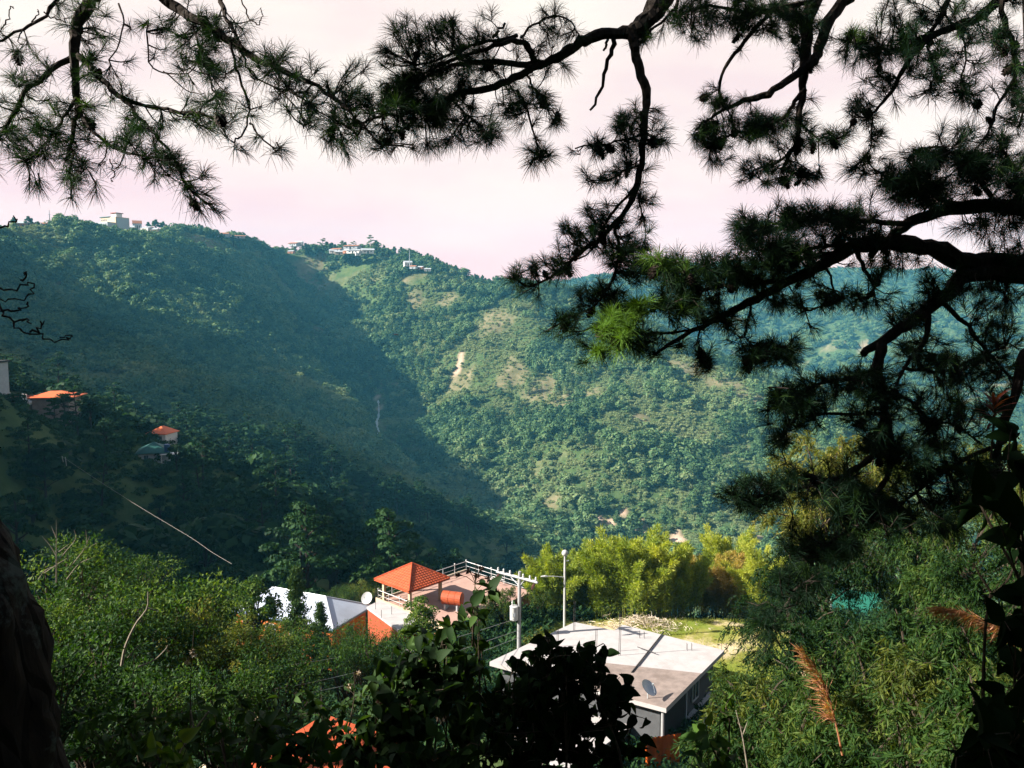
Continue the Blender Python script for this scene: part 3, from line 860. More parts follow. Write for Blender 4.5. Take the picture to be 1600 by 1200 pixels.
    tag(obj('iron_bar', pp.mesh('iron_bar'), MAT['black_wire'], None, base), 'short iron bar crossing the long pipe on the white roof', 'bar')
    return base
flat_base = flat_house()

def dish(name, loc, aim, r, label, mat='lamp', post=0.8):
    t = thing(name, label, 'satellite dish', loc)
    a = Acc(); n, m = 20, 6
    rr = np.linspace(0, 1, m); an = np.arange(n) / n * 2 * np.pi
    V = np.array([(r*q*np.cos(x), r*q*np.sin(x), 0.28*r*q*q) for q in rr for x in an])
    F = [(i*n+j, i*n+(j+1)%n, (i+1)*n+(j+1)%n, (i+1)*n+j) for i in range(m-1) for j in range(n)]
    q = Vector(aim).to_track_quat('Z', 'Y').to_matrix()
    q = np.array(q)
    V2 = V.copy(); V2[:, 2] -= 0.02
    V = np.vstack([V, V2]) @ q.T + np.array((0, 0, post))
    F = F + [tuple(k + n*m for k in f[::-1]) for f in F]
    a.add(V, F)
    obj('reflector', a.mesh('reflector', True), MAT[mat], t)
    b = Acc(); b.tube([(0, 0, 0), (0, 0, post)], 0.035, 6); obj('mast', b.mesh('mast'), MAT['steel'], t)
    c = Acc(); f = np.array((0, 0, post)) + q @ np.array((0, 0, r * 0.9))
    c.tube([np.array((0, 0, post)) + q @ np.array((0, -r * 0.95, 0.25 * r)), f], 0.015, 5); c.box(f - 0.05, f + 0.05)
    obj('feed_horn', c.mesh('feed_horn'), MAT['steel'], t)
    return t

# ------------------------------------------------------------------ building with roof terrace and tiled pavilion
def terrace_building():
    zf = -28.2
    base = np.array((-13.0, 75.0, -36.0))
    u_ = np.array((0.737, -0.674)); ang = math.atan2(u_[1], u_[0])
    t = thing('terrace_building', 'pink building with open roof terrace and white railings', 'building', base, ang)
    w, d, zt = 9.5, 12.0, zf - base[2]
    add_box(t, 'wall', (0.15, 0.15, 0), (w - 0.15, d - 0.15, zt - 0.255), MAT['salmon'])
    sl = add_box(t, 'roof', (0, 0, zt - 0.25), (w, d, zt), MAT['terrace'])
    add_box(t, 'parapet', (-0.1, -0.1, zt - 0.45), (w + 0.1, -0.004, zt + 0.35), MAT['cream'])
    add_box(t, 'parapet', (-0.1, 0.0, zt - 0.45), (-0.004, d, zt + 0.18), MAT['cream'])
    # railings
    def rail(p, q, n, gate=False):
        p, q = np.array(p, float), np.array(q, float)
        for k in range(n + 1):
            c = p + (q - p) * k / n
            a = Acc(); a.tube([(c[0], c[1], zt), (c[0], c[1], zt + 1.12)], 0.032, 6)
            po = obj('rail_post', a.mesh('rail_post'), MAT['rail'], t)
            if k % 2 == 0:
                s = Acc(); V, F = ico(1); s.add(V * 0.09 + np.array((c[0], c[1], zt + 1.2)), F)
                obj('finial', s.mesh('finial', True), MAT['rail'], po)
        for z, r_ in ((1.08, 0.034), (0.60, 0.018), (0.18, 0.018)):
            a = Acc(); a.tube([(p[0], p[1], zt + z), (q[0], q[1], zt + z)], r_, 6)
            obj('rail_bar', a.mesh('rail_bar'), MAT['rail'], t)
    rail((0.1, 0.1), (0.1, d - 0.1), 7)
    rail((0.1, d - 0.1), (w - 0.1, d - 0.1), 5)
    rail((0.1, 0.1), (4.9, 0.1), 3)
    # windows of the shaded front
    for y in (1.6, 4.2, 6.8):
        window(t, (w - 0.14, y, zt - 1.75), 1.1, 1.3, 'x+', None, 1, 0.08)
    for x in (2.0, 5.0, 7.6):
        window(t, (x, 0.14, zt - 1.7), 1.1, 1.2, 'y-', None, 1, 0.08)
    # pavilion
    g = np.array((0.25, 0.25)); gw = 4.3
    m = lambda x, y: base + np.array((u_[0]*x - u_[1]*y, u_[1]*x + u_[0]*y, 0))
    o = m(*g); 
    pv = thing('roof_pavilion', 'open pavilion with orange tiled hip roof on the terrace', 'pavilion', (o[0], o[1], zf), ang)
    ez = 2.15
    for x, y in ((0.25, 0.25), (gw - 0.25, 0.25), (gw - 0.25, gw - 0.25), (0.25, gw - 0.25)):
        add_box(pv, 'post', (x - 0.13, y - 0.13, 0), (x + 0.13, y + 0.13, ez - 0.10), MAT['cream'])
    add_box(pv, 'beam', (0.1, 0.1, ez - 0.24), (gw - 0.1, gw - 0.1, ez - 0.125), MAT['cream'])
    rf = obj('roof', hip_roof(gw, gw, 1.5, 0.42, 0.0, 0.12, ez, 11, 16), MAT['tile'], pv)
    for x, y in ((-0.42, -0.42), (gw + 0.42, -0.42), (gw + 0.42, gw + 0.42), (-0.42, gw + 0.42)):
        a = Acc(); a.tube([(x, y, ez + 0.06), (gw/2, gw/2, ez + 1.58)], 0.075, 6)
        obj('hip_cap', a.mesh('hip_cap'), MAT['tile'], rf)
    # water tank on a stand
    p = on_z(707, 932, -27.0)
    tk = thing('water_tank', 'rust orange cylindrical water tank lying below the pavilion', 'tank', (p[0], p[1], zf), ang + R(25))
    a = Acc(); L_, r_ = 1.9, 0.62
    ring = [(-L_/2 - 0.10, 0.0), (-L_/2 - 0.08, r_*0.6), (-L_/2, r_), (-L_/6, r_), (-L_/6, r_*1.03), (-L_/6 + .06, r_*1.03), (-L_/6 + .06, r_), (L_/6, r_), (L_/6, r_*1.03), (L_/6 + .06, r_*1.03), (L_/6 + .06, r_), (L_/2, r_), (L_/2 + 0.08, r_*0.6), (L_/2 + 0.10, 0.001)]
    V = np.array([(x, q*np.cos(b), 1.05 + q*np.sin(b)) for x, q in ring for b in np.arange(20)/20*2*np.pi])
    F = [(i*20+j, i*20+(j+1)%20, (i+1)*20+(j+1)%20, (i+1)*20+j) for i in range(len(ring)-1) for j in range(20)]
    a.add(V, F); obj('tank_shell', a.mesh('tank_shell', False), MAT['tank'], tk)
    for x in (-0.6, 0.6):
        add_box(tk, 'saddle', (x - 0.07, -0.5, 0), (x + 0.07, 0.5, 0.5), MAT['steel'])
    # small folded frame left on the terrace floor
    fr = Acc()
    p = m(4.2, 11.0)
    for q0, q1 in (((0,0,.45),(1.6,0,.45)),((0,.7,.45),(1.6,.7,.45)),((0,0,.45),(0,.7,.45)),((1.6,0,.45),(1.6,.7,.45)),((0,0,0),(0,0,.45)),((1.6,0,0),(1.6,0,.45)),((0,.7,0),(0,.7,.45)),((1.6,.7,0),(1.6,.7,.45))):
        fr.tube([q0, q1], 0.03, 5)
    bo = obj('bench_frame', fr.mesh('bench_frame'), MAT['rail'], None, (p[0], p[1], zf)); bo.rotation_euler = (0, 0, ang)
    tag(bo, 'white metal bench frame by the terrace corner railing', 'bench')
terrace_building()

# ------------------------------------------------------------------ long pale metal roof with orange walls
def metal_house():
    ze = -30.0
    B, F_, K = on_z(582, 946, ze), on_z(524, 979, ze), on_z(425, 918, ze)
    ux = unit((B - K)[:2]); w = np.linalg.norm((B - K)[:2])
    uy = np.array((-ux[1], ux[0])); d = abs(np.dot((F_ - B)[:2], uy)); d = max(d, 6.5)
    ang = math.atan2(ux[1], ux[0])
    o = K[:2] - uy * d
    base = np.array((o[0], o[1], -34.5))
    t = thing('metal_roof_house', 'orange walled house under a pale grey sheet metal hip roof', 'house', base, ang)
    zt = ze - base[2]
    add_box(t, 'wall', (0.5, 0.5, 0), (w - 0.5, d - 0.5, zt - 0.11), MAT['orange'])
    rf = obj('roof', hip_roof(w, d, 1.5, 0.0, w - d * 1.0, 0.10, zt), MAT['metal_roof'], t)
    # standing seams as ribs, ridge and hip caps
    r0, r1 = d / 2, w - d / 2
    for p, q in (((0, 0), (r0, d/2)), ((0, d), (r0, d/2)), ((w, 0), (r1, d/2)), ((w, d), (r1, d/2))):
        a = Acc(); a.tube([(p[0], p[1], zt + 0.03), (q[0], q[1], zt + 1.53)], 0.07, 5); obj('hip_cap', a.mesh('hip_cap'), MAT['steel'], rf)
    a = Acc(); a.tube([(r0, d/2, zt + 1.53), (r1, d/2, zt + 1.53)], 0.08, 5); obj('ridge_cap', a.mesh('ridge_cap'), MAT['steel'], rf)
    for k in range(1, 16):
        x = w * k / 16
        h = min(x, w - x, d / 2) / (d / 2)
        a = Acc(); a.tube([(x, 0.02, zt + 0.02), (x, d/2 * h, zt + 1.5 * h + 0.02)], 0.022, 4); obj('seam', a.mesh('seam'), MAT['metal_roof'], rf)
    add_box(t, 'fascia', (w + 0.003, 0, zt - 0.22), (w + 0.05, d, zt - 0.02), MAT['fascia'])
    add_box(t, 'fascia', (0, -0.05, zt - 0.22), (w, -0.003, zt - 0.02), MAT['fascia'])
    window(t, (w - 0.49, d * 0.5, zt - 1.5), 1.2, 1.1, 'x+')
    for k in range(4): window(t, (w * (k + 0.7) / 4.4, 0.49, zt - 1.5), 1.2, 1.1, 'y-')
metal_house()

def slab_house():
    zr = -25.2
    p = [on_z(*q, zr) for q in ((573, 948), (593, 938), (662, 968), (622, 984))]
    base = np.array((*np.mean(p, 0)[:2], -33.0))
    L = [q[:2] - base[:2] for q in p]
    if np.cross(L[1] - L[0], L[2] - L[0]) < 0: L = L[::-1]
    t = thing('slab_roof_house', 'low house with white slab roof and red brown wall', 'house', base)
    zt = zr - base[2]
    obj('roof', prism(L, zt - 0.2, zt).mesh('roof'), MAT['roof_white'], t)
    c = np.mean(L, 0)
    obj('wall', prism([c + (q - c) * 0.96 for q in L], 0, zt - 0.204).mesh('wall'), MAT['redbrown'], t)
    z2 = -26.7
    p2 = [on_z(*q, z2) for q in ((606, 1003), (628, 986), (668, 1004), (640, 1022))]
    L2 = [q[:2] - base[:2] for q in p2]
    if np.cross(L2[1] - L2[0], L2[2] - L2[0]) < 0: L2 = L2[::-1]
    obj('annex_roof', prism(L2, z2 - base[2] - 0.2, z2 - base[2]).mesh('annex_roof'), MAT['roof_white'], t)
    c = np.mean(L2, 0)
    obj('annex_wall', prism([c + (q - c) * 0.95 for q in L2], 0.0, z2 - base[2] - 0.204).mesh('annex_wall'), MAT['white_wall'], t)
    for k, (px, py) in enumerate(((587, 952), (596, 966), (612, 960))):
        q = on_z(px, py, zr); a = Acc()
        a.tube([(q[0]-base[0], q[1]-base[1], zt), (q[0]-base[0], q[1]-base[1], zt + (2.0, 0.7, 0.7)[k])], 0.02, 5)
        obj('roof_rod', a.mesh('roof_rod'), MAT['black_wire'], t)
slab_house()
q = on_z(573, 950, -30.0)
dish('satellite_dish', (q[0], q[1] + 0.5, -30.4), (-0.35, -0.75, 0.5), 0.62, 'round white satellite dish at the corner of the pale metal roof', 'lamp', 1.2)
q = on_z(1012, 1092, -23.6)
dish('satellite_dish', (q[0], q[1], -23.57), (0.55, -0.35, 0.75), 0.55, 'grey satellite dish on the near corner of the flat white roof', 'steel', 0.6)

# orange house low on the slope, mostly behind leaves
def orange_house():
    base = np.array((*at(400, 1150, 31)[:2], -23.3))
    t = thing('orange_house', 'bright orange house low on the slope seen through leaves', 'house', base, R(-30))
    add_box(t, 'wall', (-1.0, -0.5, 0), (5.5, 5, 3.9), MAT['orange'])
    add_box(t, 'roof', (-1.4, -0.9, 3.905), (5.9, 5.4, 4.1), MAT['tile'])
    add_box(t, 'pillar', (-2.0, -1.3, 0), (-1.4, -0.7, 4.6), MAT['orange'])
    a = Acc(); a.add([(-2.1,-1.4,4.605),(-1.3,-1.4,4.605),(-1.3,-0.6,4.605),(-2.1,-0.6,4.605),(-1.7,-1.0,4.95)], [(0,1,4,4),(1,2,4,4),(2,3,4,4),(3,0,4,4),(3,2,1,0)])
    obj('pillar_cap', a.mesh('pillar_cap'), MAT['cream'], t)
    add_box(t, 'balcony', (-1.4, -1.3, 2.2), (3.5, -0.504, 2.9), MAT['orange'])
    window(t, (0.4, -0.51, 1.2), 1.3, 1.2, 'y-', MAT['cream'], 2, 0.08)
    window(t, (2.6, -0.51, 3.3), 1.3, 0.8, 'y-', MAT['cream'], 2, 0.08)
    window(t, (-1.01, 2.2, 2.6), 1.3, 1.2, 'x-', MAT['cream'], 2, 0.08)
orange_house()

# rusty lean-to and the bits beside the near house
def rusty_shed():
    p = on_z(722, 1042, -27.5)
    t = thing('rusty_shed', 'small shed with rusty corrugated roof behind the dark shrub', 'shed', (p[0], p[1], -31), R(-40))
    add_box(t, 'wall', (-1.6, -1.6, 0), (1.6, 1.6, 3.2), MAT['salmon'])
    a = Acc(); n = 60
    x = np.linspace(-1.9, 1.9, n); z = 0.04 * np.sin(x * 22)
    V = np.vstack([np.c_[x, np.full(n, -2.0), 3.25 + z], np.c_[x, np.full(n, 2.0), 3.85 + z]])
    a.add(V, [(i, i + 1, n + i + 1, n + i) for i in range(n - 1)])
    V2 = V.copy(); V2[:, 2] -= 0.02
    a.add(V2, [(n + i, n + i + 1, i + 1, i) for i in range(n - 1)])
    obj('roof', a.mesh('roof'), MAT['rust'], t)
    for k in range(4):
        add_box(t, 'roof_batten', (-1.7 + k, -1.9, 3.62 + k * 0.03), (-1.62 + k, 1.7, 3.9 + k * 0.03), MAT['dead'] if 0 else MAT['cream'])
rusty_shed()

def hanging_cloth(name, px, py, z, w, h, mat, label, rot):
    p = on_z(px, py, z)
    rg = np.random.default_rng(int(px))
    nu, nv = 22, 14
    U, Vv = np.meshgrid(np.linspace(-w/2, w/2, nu), np.linspace(0, h, nv))
    D = 0.10 * np.sin(U * 9 + Vv * 2) * (1.1 - Vv / h) + 0.05 * np.sin(U * 21 + 1)
    V = np.stack([U * (1 - 0.12 * (1 - Vv / h)), D, Vv], -1).reshape(-1, 3)
    F = [(i*nu+j, i*nu+j+1, (i+1)*nu+j+1, (i+1)*nu+j) for i in range(nv-1) for j in range(nu-1)]
    a = Acc(); a.add(V, F); V2 = V + np.array((0, 0.012, 0)); a.add(V2, [f[::-1] for f in F])
    o = obj(name, a.mesh(name, True), mat, None, (p[0], p[1], z - h)); o.rotation_euler = (0, 0, rot)
    return tag(o, label, 'cloth')
hanging_cloth('orange_tarp', 1036, 1150, -24.9, 2.3, 2.2, MAT['tarp'], 'bright orange cloth hanging under the corner of the white roof', R(15))
hanging_cloth('laundry_towel', 1103, 1122, -25.6, 0.5, 1.4, MAT['cloth_blue'], 'pale blue towel hanging by the dark porch wall', R(50))

# teal roofed house among the trees down to the east
def gable_house(name, label, base, rot, w, d, hw, rise, wall, roof, over=0.4, cat='house', wins=True, group=None):
    t = thing(name, label, cat, base, rot, group)
    a = Acc(); V = [(0,0,0),(w,0,0),(w,d,0),(0,d,0),(0,0,hw),(w,0,hw),(w,d,hw),(0,d,hw),(0,d/2,hw+rise),(w,d/2,hw+rise)]
    a.add(V, [(0,1,5,4),(2,3,7,6),(1,2,6,5),(3,0,4,7),(5,6,9,9),(7,4,8,8),(0,3,2,1)])
    obj('wall', a.mesh('wall'), wall, t)
    k = rise / (d / 2)
    b = Acc(); o = over
    for s in (0, 1):
        y0, y1 = (-o, d/2) if s == 0 else (d + o, d/2)
        z0 = hw - o * k + 0.03
        V = np.array([(-o, y0, z0), (w+o, y0, z0), (w+o, y1, hw+rise+0.03), (-o, y1, hw+rise+0.03)])
        V = np.vstack([V, V + np.array((0, 0, 0.09))])
        b.add(V, [(0,3,2,1),(4,5,6,7),(0,1,5,4),(1,2,6,5),(2,3,7,6),(3,0,4,7)])
    obj('roof', b.mesh('roof'), roof, t)
    if wins:
        for x in np.linspace(w * 0.25, w * 0.75, 2): window(t, (x, -0.01, hw * 0.55), w * 0.14, hw * 0.35, 'y-')
        window(t, (-0.01, d * 0.5, hw * 0.55), w * 0.14, hw * 0.35, 'x-')
        dr = add_box(t, 'door', (w * 0.44, -0.06, 0), (w * 0.56, -0.004, hw * 0.72), MAT['dark_wall'])
    return t
p = at(1335, 962, 78)
gable_house('teal_roof_house', 'house with bright teal gable roof among the narrow leaved trees', (p[0] - 1.8, p[1], p[2] - 2.0), R(-16), 4.0, 5.5, 2.4, 1.3, MAT['white_wall'], MAT['teal_roof'])

# ------------------------------------------------------------------ poles
def utility_pole():
    b = at(811, 1000, 56); b[2] = float(H(b[0], b[1]))
    top = at(813, 893, 56)[2]; h = top - b[2]
    t = thing('utility_pole', 'grey utility pole with long crossarm and transformer can', 'utility pole', b)
    a = Acc(); a.tube([(0,0,0),(0,0,h*0.5),(0.05,0,h)], [0.16,0.14,0.11], 10); obj('pole', a.mesh('pole'), MAT['pole'], t)
    # crossarm runs obliquely away from the lens
    e0, e1 = at(776, 893, 57.5) - b, at(840, 910, 54.8) - b
    for k in range(2):
        a = Acc(); o = np.array((0, 0.12 * (2*k - 1), -0.02 * k)); a.tube([e0 + o, (e0 + e1)/2 + o, e1 + o], 0.085, 4); obj('crossarm', a.mesh('crossarm'), MAT['pole'], t)
    mid = (e0 + e1) / 2
    for s in (0.30, 0.70):
        a = Acc(); a.tube([e0 + (e1 - e0) * s, np.array((0.04, 0, h - 1.1))], 0.03, 5); obj('brace', a.mesh('brace'), MAT['steel'], t)
    for s in (0.04, 0.18, 0.34, 0.66, 0.82, 0.96):
        p = e0 + (e1 - e0) * s
        a = Acc(); a.tube([p + np.array((0,0,.08)), p + np.array((0,0,.16)), p + np.array((0,0,.22)), p + np.array((0,0,.28)), p + np.array((0,0,.36))], [0.03,0.09,0.05,0.08,0.03], 8)
        obj('insulator', a.mesh('insulator'), MAT['rail'], t)
    for s in (0.06, 0.93):
        p = e0 + (e1 - e0) * s + np.array((0, 0, -0.12))
        a = Acc(); a.tube([p, p + np.array((-.10,-.1,-.18)), p + np.array((-.2,-.15,-.42))], [0.05,0.12,0.05], 7); obj('fuse_holder', a.mesh('fuse_holder'), MAT['insul'], t)
    c = np.array((-0.36, -0.10, h - 3.0))
    a = Acc(); a.tube([c + np.array((0,0,-.55)), c + np.array((0,0,-.5)), c + np.array((0,0,.42)), c + np.array((0,0,.46)), c + np.array((0,0,.50))], [0.25,0.30,0.30,0.33,0.27], 16)
    tr = obj('transformer', a.mesh('transformer'), MAT['lamp'], t)
    a = Acc(); a.tube([c + np.array((-.12,0,.5)), c + np.array((-.12,0,.66)), c + np.array((-.12,0,.74)), c + np.array((-.12,0,.9))], [.07,.05,.07,.03], 7); obj('bushing', a.mesh('bushing'), MAT['rail'], tr)
    add_box(tr, 'plate', tuple(c + np.array((-0.10, -0.312, -0.2))), tuple(c + np.array((0.08, -0.296, 0.05))), MAT['grey_wall'])
    for z in (0.3, -0.35):
        a = Acc(); a.tube([c + np.array((0.2, 0.05, z)), np.array((0.0, 0, c[2] + z))], 0.04, 5); obj('bracket', a.mesh('bracket'), MAT['steel'], t)
    return b, h
UP, UPH = utility_pole()
def cable(name, pts, r, label, mat, cat='cable', n=40, group=None):
    P = smooth_path(pts, n); o = P[0].copy()
    a = Acc(); a.tube(P - o, r, 5)
    return tag(obj(name, a.mesh(name), mat, None, o), label, cat, group)
for k, (pl, z) in enumerate((((810, 966), 0), ((810, 985), 1), ((811, 996), 2))):
    far = at(pl[0], pl[1], 56)
    ws = (((690, 1002), (567, 1021), (445, 1040), (300, 1052)), ((690, 1024), (560, 1050), (462, 1071), (300, 1092)), ((700, 1036), (540, 1071), (459, 1087), (300, 1112)))[k]
    dd = (48, 41, 36, 30)
    cable('power_cable', [far] + [at(*w, y) for w, y in zip(ws, dd)], 0.014,
          ('uppermost thin service cable running from the utility pole', 'middle thin service cable running from the utility pole', 'lowest thin service cable running from the utility pole')[k], MAT['wire'])
def street_light():
    b = at(882, 975, 63); b[2] = float(H(b[0], b[1]))
    h = at(882, 866, 63)[2] - b[2]
    t = thing('street_light', 'slim white street light pole beside the bamboo', 'street light', b)
    a = Acc(); a.tube([(0,0,0),(0,0,h*0.85),(0,0,h)], [0.11,0.09,0.07], 8); obj('pole', a.mesh('pole'), MAT['lamp'], t)
    V, F = ico(2); s = Acc(); s.add(V * np.array((.26,.26,.26)) + np.array((0,0,h+0.1)), F); hd = obj('lamp_globe', s.mesh('lamp_globe', True), MAT['lamp'], t)
    a = Acc(); a.tube([(0,0,h-1.9),(-0.9,-0.2,h-1.75),(-1.5,-0.3,h-1.72)], [.04,.035,.03], 6); obj('side_arm', a.mesh('side_arm'), MAT['lamp'], t)
    a = Acc(); a.tube([(-1.35,-.28,h-1.74),(-1.6,-.3,h-1.72),(-1.95,-.32,h-1.74)], [.05,.10,.05], 8); obj('lamp_head', a.mesh('lamp_head'), MAT['lamp'], t)
    a = Acc(); a.tube([(0.02,0,h-0.6),(0.3,0,h-0.5)], .05, 6); obj('photocell', a.mesh('photocell'), MAT['steel'], t)
street_light()
cable('rope_line', [at(97, 713, 118), at(140, 742, 110), at(215, 790, 96), at(295, 838, 82), at(330, 862, 77), at(362, 881, 74)], 0.012, 'long pale rope line slanting down across the dark trees', MAT['rope'], 'rope')
for k, (a_, b_) in enumerate((((97, 713), (99, 722)), ((102, 714), (104, 728)))):
    cable('rope_end', [at(*a_, 117), at(a_[0] + 1, (a_[1] + b_[1]) / 2, 117), at(*b_, 117)], 0.05, ('shorter loose rope end hanging at the top of the rope line', 'longer loose rope end hanging at the top of the rope line')[k], MAT['rope'], 'rope', 8)

# ------------------------------------------------------------------ houses on the shaded spur
def spur_houses():
    p = at(95, 612, 214)
    t = thing('unfinished_house', 'unfinished concrete house with white columns and an orange hip roof', 'house', (p[0] - 17, p[1] - 2, p[2] - 9), R(8))
    add_box(t, 'wall', (1, 0, -2), (8.5, 8, 5.5), MAT['concrete'])
    add_box(t, 'floor_slab', (-1, -1, 5.504), (9, 9, 6.0), MAT['white_wall'])
    add_box(t, 'floor_slab', (0.2, -0.8, 2.6), (8.9, -0.004, 2.9), MAT['white_wall'])
    for x in (-0.5, 3.0, 4.4, 7.6, 8.4):
        add_box(t, 'column', (x - 0.2, -0.7, 6.004), (x + 0.2, -0.3, 9.0 - abs(x - 4) * 0.12), MAT['white_wall'])
    for x in (1.5, 7.8): add_box(t, 'column', (x - 0.2, -0.75, 0), (x + 0.2, -0.35, 2.596), MAT['white_wall'])
    for x in (2.6, 5.9): window(t, (x, -0.01, 4.2), 1.3, 1.5, 'y-', MAT['dark_wall'])
    add_box(t, 'wall', (9.2, 1, -2), (18.4, 9.5, 7.4), MAT['concrete'])
    r_ = obj('roof', hip_roof(10.2, 8.5, 1.3, 0.9, 3.0, 0.2, 0), MAT['roof_orange'], t, (8.8, 1, 7.42))
    add_box(t, 'porch_roof', (-0.6, 3, 7.0), (6.0, 8.5, 7.25), MAT['redbrown'])
    p = at(4, 603, 190)
    t = thing('grey_house', 'tall grey house cut off by the picture edge above the pines', 'house', (p[0] - 9.6, p[1], p[2] - 3), R(4))
    add_box(t, 'wall', (0, 0, -2), (7, 7, 8.3), MAT['grey_wall'])
    add_box(t, 'roof', (-0.4, -0.4, 8.304), (7.5, 7.4, 8.7), MAT['dark_wall'])
    add_box(t, 'column', (6.7, -0.3, 0), (7.0, -0.004, 8.3), MAT['white_wall'])
    for z in (2.4, 5.8): window(t, (5.4, -0.01, z), 1.6, 1.8, 'y-')
    p = at(246, 678, 232)
    t = thing('small_orange_roof_house', 'small house with orange roof half hidden by pines', 'house', (p[0] - 2.8, p[1], p[2] - 2.6), R(-10))
    add_box(t, 'wall', (0, 0, -2), (5.6, 6, 2.7), MAT['white_wall'])
    obj('roof', hip_roof(5.6, 6, 1.9, 0.5, 1.2, 0.15, 0), MAT['roof_orange'], t, (0, 0, 2.72))
    window(t, (1.6, -0.01, 1.5), 1.0, 1.1, 'y-'); window(t, (4.0, -0.01, 1.5), 1.0, 1.1, 'y-')
    p = at(238, 710, 205)
    t = thing('dark_teal_roof_house', 'house with dark teal pyramid roof and a blue drum among pines', 'house', (p[0] - 3.8, p[1], p[2] - 2.0), R(18))
    add_box(t, 'wall', (0, 0, -2), (7.2, 7, 2.2), MAT['grey_wall'])
    obj('roof', hip_roof(7.2, 7, 2.3, 0.7, 0.3, 0.15, 0), MAT['teal_dark'], t, (0, 0, 2.22))
    add_box(t, 'porch_roof', (5.5, -1.6, 1.7), (9.6, 1.5, 1.85), MAT['white_wall'])
    for x in (5.8, 9.2): add_box(t, 'porch_post', (x - 0.1, -1.5, -1.5), (x + 0.1, -1.3, 1.7), MAT['white_wall'])
    window(t, (2.0, -0.01, 1.1), 1.2, 1.2, 'y-')
    a = Acc(); a.tube([(0,0,0),(0,0,0.05),(0,0,1.0),(0,0,1.9),(0,0,2.0)], [0.6,0.72,0.75,0.72,0.6], 14)
    p2 = at(261, 700, 204)
    tag(obj('blue_drum', a.mesh('blue_drum'), plain('blue_plastic', (0.03, 0.07, 0.16), 0.4), None, (p2[0], p2[1], p2[2] - 1.0)), 'dark blue water drum beside the dark teal roof', 'drum')
spur_houses()

# ------------------------------------------------------------------ ridge settlement
def ridge_building():
    p = at(160, 366, 852); p[2] = max(p[2], float(H(p[0], p[1] - 8)))
    s = 852 / FPX
    t = thing('ridge_institution', 'many storeyed pale yellow institution building on the ridge', 'building', (p[0], p[1], p[2]), R(-28))
    yl, bl, wh = MAT['cream'], MAT['grey_wall'], MAT['white_wall']  # cream for sunlit sides, grey for shaded ones: light put into colour
    add_box(t, 'wing', (-20, -8, 0), (-1, 6, 8.5), yl)
    add_box(t, 'main_block', (-10, 6.004, 0), (14, 22, 18), yl)
    add_box(t, 'side_block', (-0.996, -3, 0), (13, 6, 12), bl)
    add_box(t, 'stair_tower', (4, 9, 18.004), (11, 16, 22), wh)
    add_box(t, 'roof', (-21, -9, 8.504), (-0.5, 5.99, 9.1), MAT['redbrown'])
    add_box(t, 'roof', (-11, 5.2, 18.004), (3.98, 23, 18.7), MAT['teal_dark'])
    add_box(t, 'roof', (3, 8, 22.004), (12, 17, 22.7), MAT['redbrown'])
    add_box(t, 'storey_band', (14.004, 7, 4), (14.3, 21, 17), bl)  # grey sheet that puts shade on this side of the block
    for r_ in range(2):
        for c in range(6): window(t, (-18.4 + c * 3.1, -8.02, 2.6 + r_ * 3.6), 1.9, 1.6, 'y-')
        for c in range(4): window(t, (-20.02, -5.6 + c * 3.1, 2.6 + r_ * 3.6), 1.9, 1.6, 'x-')
    for r_ in range(4):
        for c in range(5): window(t, (-10.02, 8.0 + c * 3.0, 3.2 + r_ * 4.0), 1.9, 1.8, 'x-')
    for r_ in range(2):
        for c in range(4): window(t, (-8.4 + c * 2.4, 5.98, 11.0 + r_ * 4.2), 1.5, 1.8, 'y-')
    for r_ in range(3):
        for c in range(4): window(t, (1.0 + c * 3.2, -3.02, 2.4 + r_ * 3.6), 1.9, 1.7, 'y-')
ridge_building()
